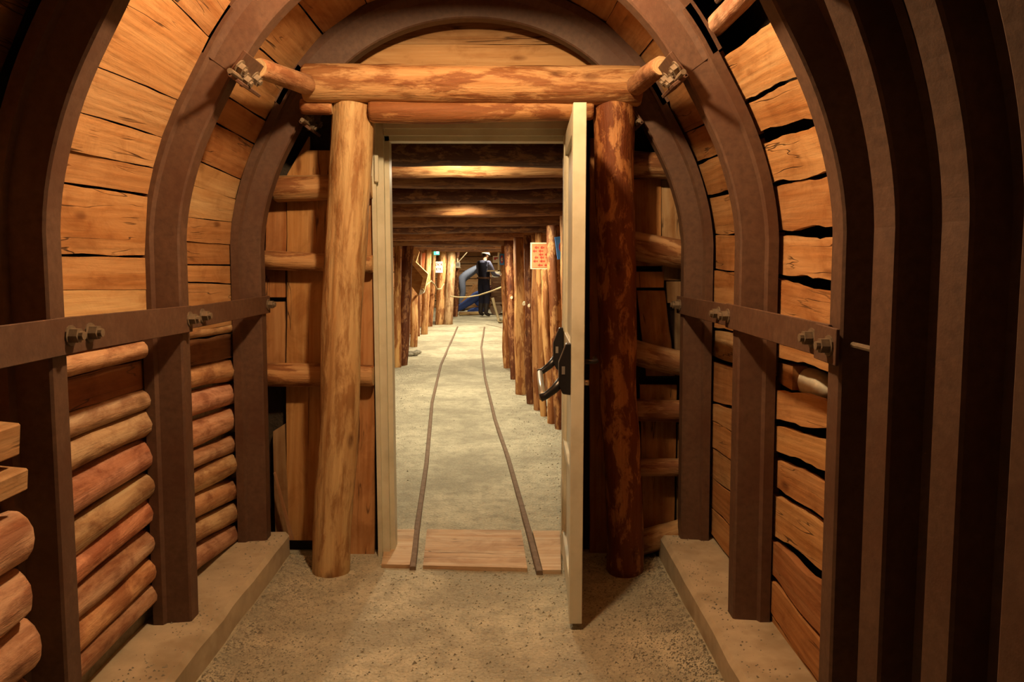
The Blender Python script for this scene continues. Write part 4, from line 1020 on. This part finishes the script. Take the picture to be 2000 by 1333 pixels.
    if helmet:
        bm = bmesh.new(); c = hd + upv * .05
        rings = []
        for k in range(7):
            a = k / 6 * math.pi / 2; rr = .112 * math.cos(a) ** .8 if k < 6 else .012; h = .088 * math.sin(a)
            rings.append([bm.verts.new(c + upv * (h - .006) + (hx_ * math.cos(t) * rr * 1.08 + hs * math.sin(t) * rr * .95)) for t in [2 * math.pi * i / 20 for i in range(20)]])
        for a_, b_ in zip(rings, rings[1:]):
            for i in range(20): bm.faces.new((a_[i], a_[(i + 1) % 20], b_[(i + 1) % 20], b_[i]))
        bm.faces.new(rings[-1])
        brim = [bm.verts.new(c + upv * (-.012) + (hx_ * math.cos(t) * .134 + hs * math.sin(t) * .118)) for t in [2 * math.pi * i / 20 for i in range(20)]]
        for i in range(20): bm.faces.new((rings[0][i], rings[0][(i + 1) % 20], brim[(i + 1) % 20], brim[i]))
        brim2 = [bm.verts.new(v.co - upv * .008 - (v.co - c) * .22) for v in brim]
        for i in range(20): bm.faces.new((brim[i], brim[(i + 1) % 20], brim2[(i + 1) % 20], brim2[i]))
        for v in bm.verts: v.co = T @ v.co
        mkbm('helmet', bm, M_HELM, root, T0, smooth=True)
    if extras: extras(root, T, T0)
    return root
# standing miner, back three-quarters to the viewer, forearm held out
p = on_z(945, 619, 0.0)
J1 = dict(pelvis=(0, 0, .93), chest=(.0, 0, 1.27), neck=(.03, 0, 1.44), head=(.07, 0, 1.565), sh_l=(0, .185, 1.38), el_l=(.10, .25, 1.13), wr_l=(.33, .20, 1.08),
          sh_r=(0, -.185, 1.38), el_r=(.12, -.25, 1.09), wr_r=(.36, -.22, 1.06), hip_l=(0, .09, .88), kn_l=(.04, .10, .48), an_l=(-.01, .11, .09), toe_l=(.13, .13, .04),
          hip_r=(0, -.09, .88), kn_r=(.02, -.10, .48), an_r=(-.05, -.11, .09), toe_r=(.09, -.14, .04))
mats1 = [M_SKIN, M_NAVY, M_SHIRT, M_BOOT, M_HAIR]
def mf1(q):
    if q.z > 1.46: return 0 if q.x > .03 or q.z < 1.54 else 4
    if q.z > 1.40 and abs(q.y) < .1: return 2
    if q.x > .36: return 0
    if abs(q.y) > .145 and q.z > .97 and q.z < 1.47: return 2
    if q.x > .15 and q.z > .98: return 2
    if q.z < .34: return 3
    return 1
def ex1(root, T, T0):
    bm = bmesh.new(); n = 24
    prev = None; first = None
    for i in range(n):
        t = 2 * math.pi * i / n; c_, s_ = math.cos(t), math.sin(t)
        ring = [bm.verts.new(T @ Vector((r_ * c_ * .95, r_ * s_ * 1.1, z))) for r_, z in ((.155, .985), (.172, .985), (.172, 1.03), (.155, 1.03))]
        if prev:
            for j in range(4): bm.faces.new((prev[j], prev[(j + 1) % 4], ring[(j + 1) % 4], ring[j]))
        else: first = ring
        prev = ring
    for j in range(4): bm.faces.new((prev[j], prev[(j + 1) % 4], first[(j + 1) % 4], first[j]))
    mkbm('belt', bm, M_LEATH, root, T0)
build_person('standing miner figure in dark vest and grey helmet with one forearm held out', p, math.radians(50), J1, mf1, mats1, helmet=True, extras=ex1, scale=.99)
# bending miner in grey-blue overalls behind him
p = on_z(903, 607.5, 0.0)
J2 = dict(pelvis=(0, 0, .88), chest=(.36, 0, 1.16), neck=(.53, 0, 1.20), head=(.64, 0, 1.17), sh_l=(.42, .19, 1.18), el_l=(.55, .24, .92), wr_l=(.62, .18, .68),
          sh_r=(.42, -.19, 1.18), el_r=(.55, -.22, .92), wr_r=(.62, -.16, .68), hip_l=(-.02, .10, .84), kn_l=(.03, .12, .47), an_l=(-.06, .12, .09), toe_l=(.09, .13, .04),
          hip_r=(-.02, -.10, .84), kn_r=(.0, -.12, .47), an_r=(-.08, -.12, .09), toe_r=(.07, -.13, .04))
def mf2(q):
    if q.x > .56 and q.z > 1.05: return 0
    if q.z < .70 and q.x > .5: return 0
    return 2 if q.z < .22 else 1
build_person('miner figure in grey-blue overalls bending forward behind the standing miner', p, math.radians(12), J2, mf2, [M_SKIN, M_DENIM, M_BOOT], headdir=(.7, 0, -.7), helmet=True, scale=1.06)
# kneeling miner in blue trousers
p = on_z(922, 613, 0.0)
J3 = dict(pelvis=(.10, 0, .46), chest=(.42, 0, .62), neck=(.58, 0, .70), head=(.68, 0, .72), sh_l=(.46, .18, .66), el_l=(.62, .24, .42), wr_l=(.70, .20, .18),
          sh_r=(.46, -.18, .66), el_r=(.62, -.22, .42), wr_r=(.70, -.18, .18), hip_l=(.08, .09, .44), kn_l=(.36, .13, .10), an_l=(.0, .15, .07), toe_l=(-.12, .15, .04),
          hip_r=(.08, -.09, .44), kn_r=(-.18, -.12, .27), an_r=(-.46, -.13, .11), toe_r=(-.52, -.13, .05))
def mf3(q):
    if q.x > .56 and q.z > .58: return 0
    if q.x > .62 and q.z < .26: return 0
    if q.x < -.44 and q.z < .12: return 3
    return 1 if q.x < .24 or q.z < .22 else 2
build_person('kneeling miner figure in bright blue trousers at the feet of the standing miner', p, math.radians(8), J3, mf3, [M_SKIN, M_JEAN, M_MAROON, M_BOOT], headdir=(.9, 0, -.4), helmet=True, bulk=1.25)
# timber lying on the ground, leaning plank, mine tub with stone
a, b = on_z(897, 613, 0.05), on_z(940, 612, 0.05)
log('round_timber', a, b, .05, .045, None, (0.52, 0.38, 0.18), M_LOG, label='round timber lying on the floor before the kneeling miner', cat='timber')
a, b = on_y(893, 608, 21.9), on_y(930, 556, 21.9)
plank('leaning_board', a - Vector((.07, 0, 0)), a + Vector((.07, 0, 0)), b - Vector((.07, 0, 0)), b + Vector((.07, 0, 0)), (0, 1, 0), .03, None, (0.56, 0.33, 0.14), label='short brown board leaning behind the kneeling miner', cat='board')
tc = on_z(971, 622, 0.0) + Vector((.16, 1.5, 0))
root = empty('mine_tub', tc, label='wooden mine tub heaped with pale stones beside the standing miner', cat='mine cart')
TT = Matrix.Translation(tc)
for i in range(5):
    z = .36 + i * .13
    plank('side_board', tc + Vector((-.32, -.32, z)), tc + Vector((-.32, -.32, z + .12)), tc + Vector((.36, -.32, z)), tc + Vector((.36, -.32, z + .12)), (0, 1, 0), .03, root, (0.095, 0.05, 0.024))
    plank('end_board', tc + Vector((-.33, -.29, z)), tc + Vector((-.33, -.29, z + .12)), tc + Vector((-.33, .5, z)), tc + Vector((-.33, .5, z + .12)), (1, 0, 0), .03, root, (0.095, 0.05, 0.024))
for yy in (-.26, .42):
    for xx in (-.2, .24):
        c = tc + Vector((xx, yy, .16)); bm = bmesh.new(); bm_cyl(bm, c - Vector((0, .03, 0)), c + Vector((0, .03, 0)), .16, seg=20); bm_cyl(bm, c - Vector((0, .05, 0)), c + Vector((0, .05, 0)), .05, seg=12)
        mkbm('wheel', bm, M_RAIL, root, TT)
bm = bmesh.new(); bm_box(bm, tc + Vector((.02, .09, .32)), (.74, .8, .06)); mkbm('chassis', bm, M_RAIL, root, TT)
a, b = on_z(974, 628, 0), on_y(962, 585, 19.0)
bm = bmesh.new(); bm_tube(bm, [on_z(984, 628.5, .03), on_z(975, 627.5, .05), on_y(971, 615, 19.0), on_y(966, 597, 19.0), on_y(962, 582, 19.0)], .035, 8)
mkbm('air_hose', bm, M_ROPE, None, Matrix.Translation(a), smooth=True, label='pale hose hanging down in front of the mine tub', cat='hose')
for i in range(12):
    c = tc + Vector((R.uniform(-.22, .26), R.uniform(-.2, .35), 1.0 + R.uniform(-.02, .10))); r = R.uniform(.06, .11); bm = bmesh.new(); bm_sphere(bm, c, r, (1.2, 1, .8), 2)
    for v in bm.verts: v.co += (v.co - c) * .5 * noise.noise(v.co * 9)
    mkbm('stone', bm, M_PALE, None, Matrix.Translation(c), label='pale broken stone heaped in the mine tub', cat='stone', group='stones heaped in the mine tub')

# ------------------------------------------------------------------ loose grit along the kerbs and walls
def grit():
    vs = []; fs = []
    def stone(p, r):
        b = len(vs); h = R.uniform(.5, .9)
        for dx, dy, dz in ((1, 0, 0), (-.3, .9, 0), (-.5, -.8, .1), (.1, 0, h)):
            a = R.uniform(.7, 1.2); vs.append((p[0] + dx * r * a, p[1] + dy * r * a, p[2] + dz * r * a - r * .15))
        fs.extend(((b, b + 1, b + 3), (b + 1, b + 2, b + 3), (b + 2, b, b + 3), (b, b + 2, b + 1)))
    for i in range(16000):
        y = 1.6 + 2.05 * R.random() ** .9; t = R.random()
        if t < .36: x = -1.019 + abs(R.gauss(0, .14))
        elif t < .74: x = .724 - abs(R.gauss(0, .16))
        else: x = R.uniform(-1.0, .7)
        if -1.01 < x < .715: stone((x, y, floor_z(x, y)), R.choice((.003, .004, .005, .006, .008)) * (1.8 if R.random() < .02 else 1))
    for i in range(900):
        y = 1.7 + 1.85 * R.random(); sd = R.choice((-1, 1)); x = (-1.04 - abs(R.gauss(0, .11))) if sd < 0 else (.745 + abs(R.gauss(0, .10)))
        if -1.21 < x < .93: stone((x, y, KZ), R.choice((.003, .004, .005, .007)))
    for i in range(2500):
        y = R.uniform(3.95, 11); ax = axis_x(y); x = ax + R.choice((-1, 1)) * (.85 - abs(R.gauss(0, .22)))
        if x > 0.45: continue
        stone((x, y, floor_z(x, y)), R.choice((.005, .007, .009)))
    return mk('grit', vs, fs, M_STONE, kind='stuff', label='loose grey grit scattered over the dusty tunnel floor', cat='gravel')
grit()
print('objects', len(bpy.data.objects))
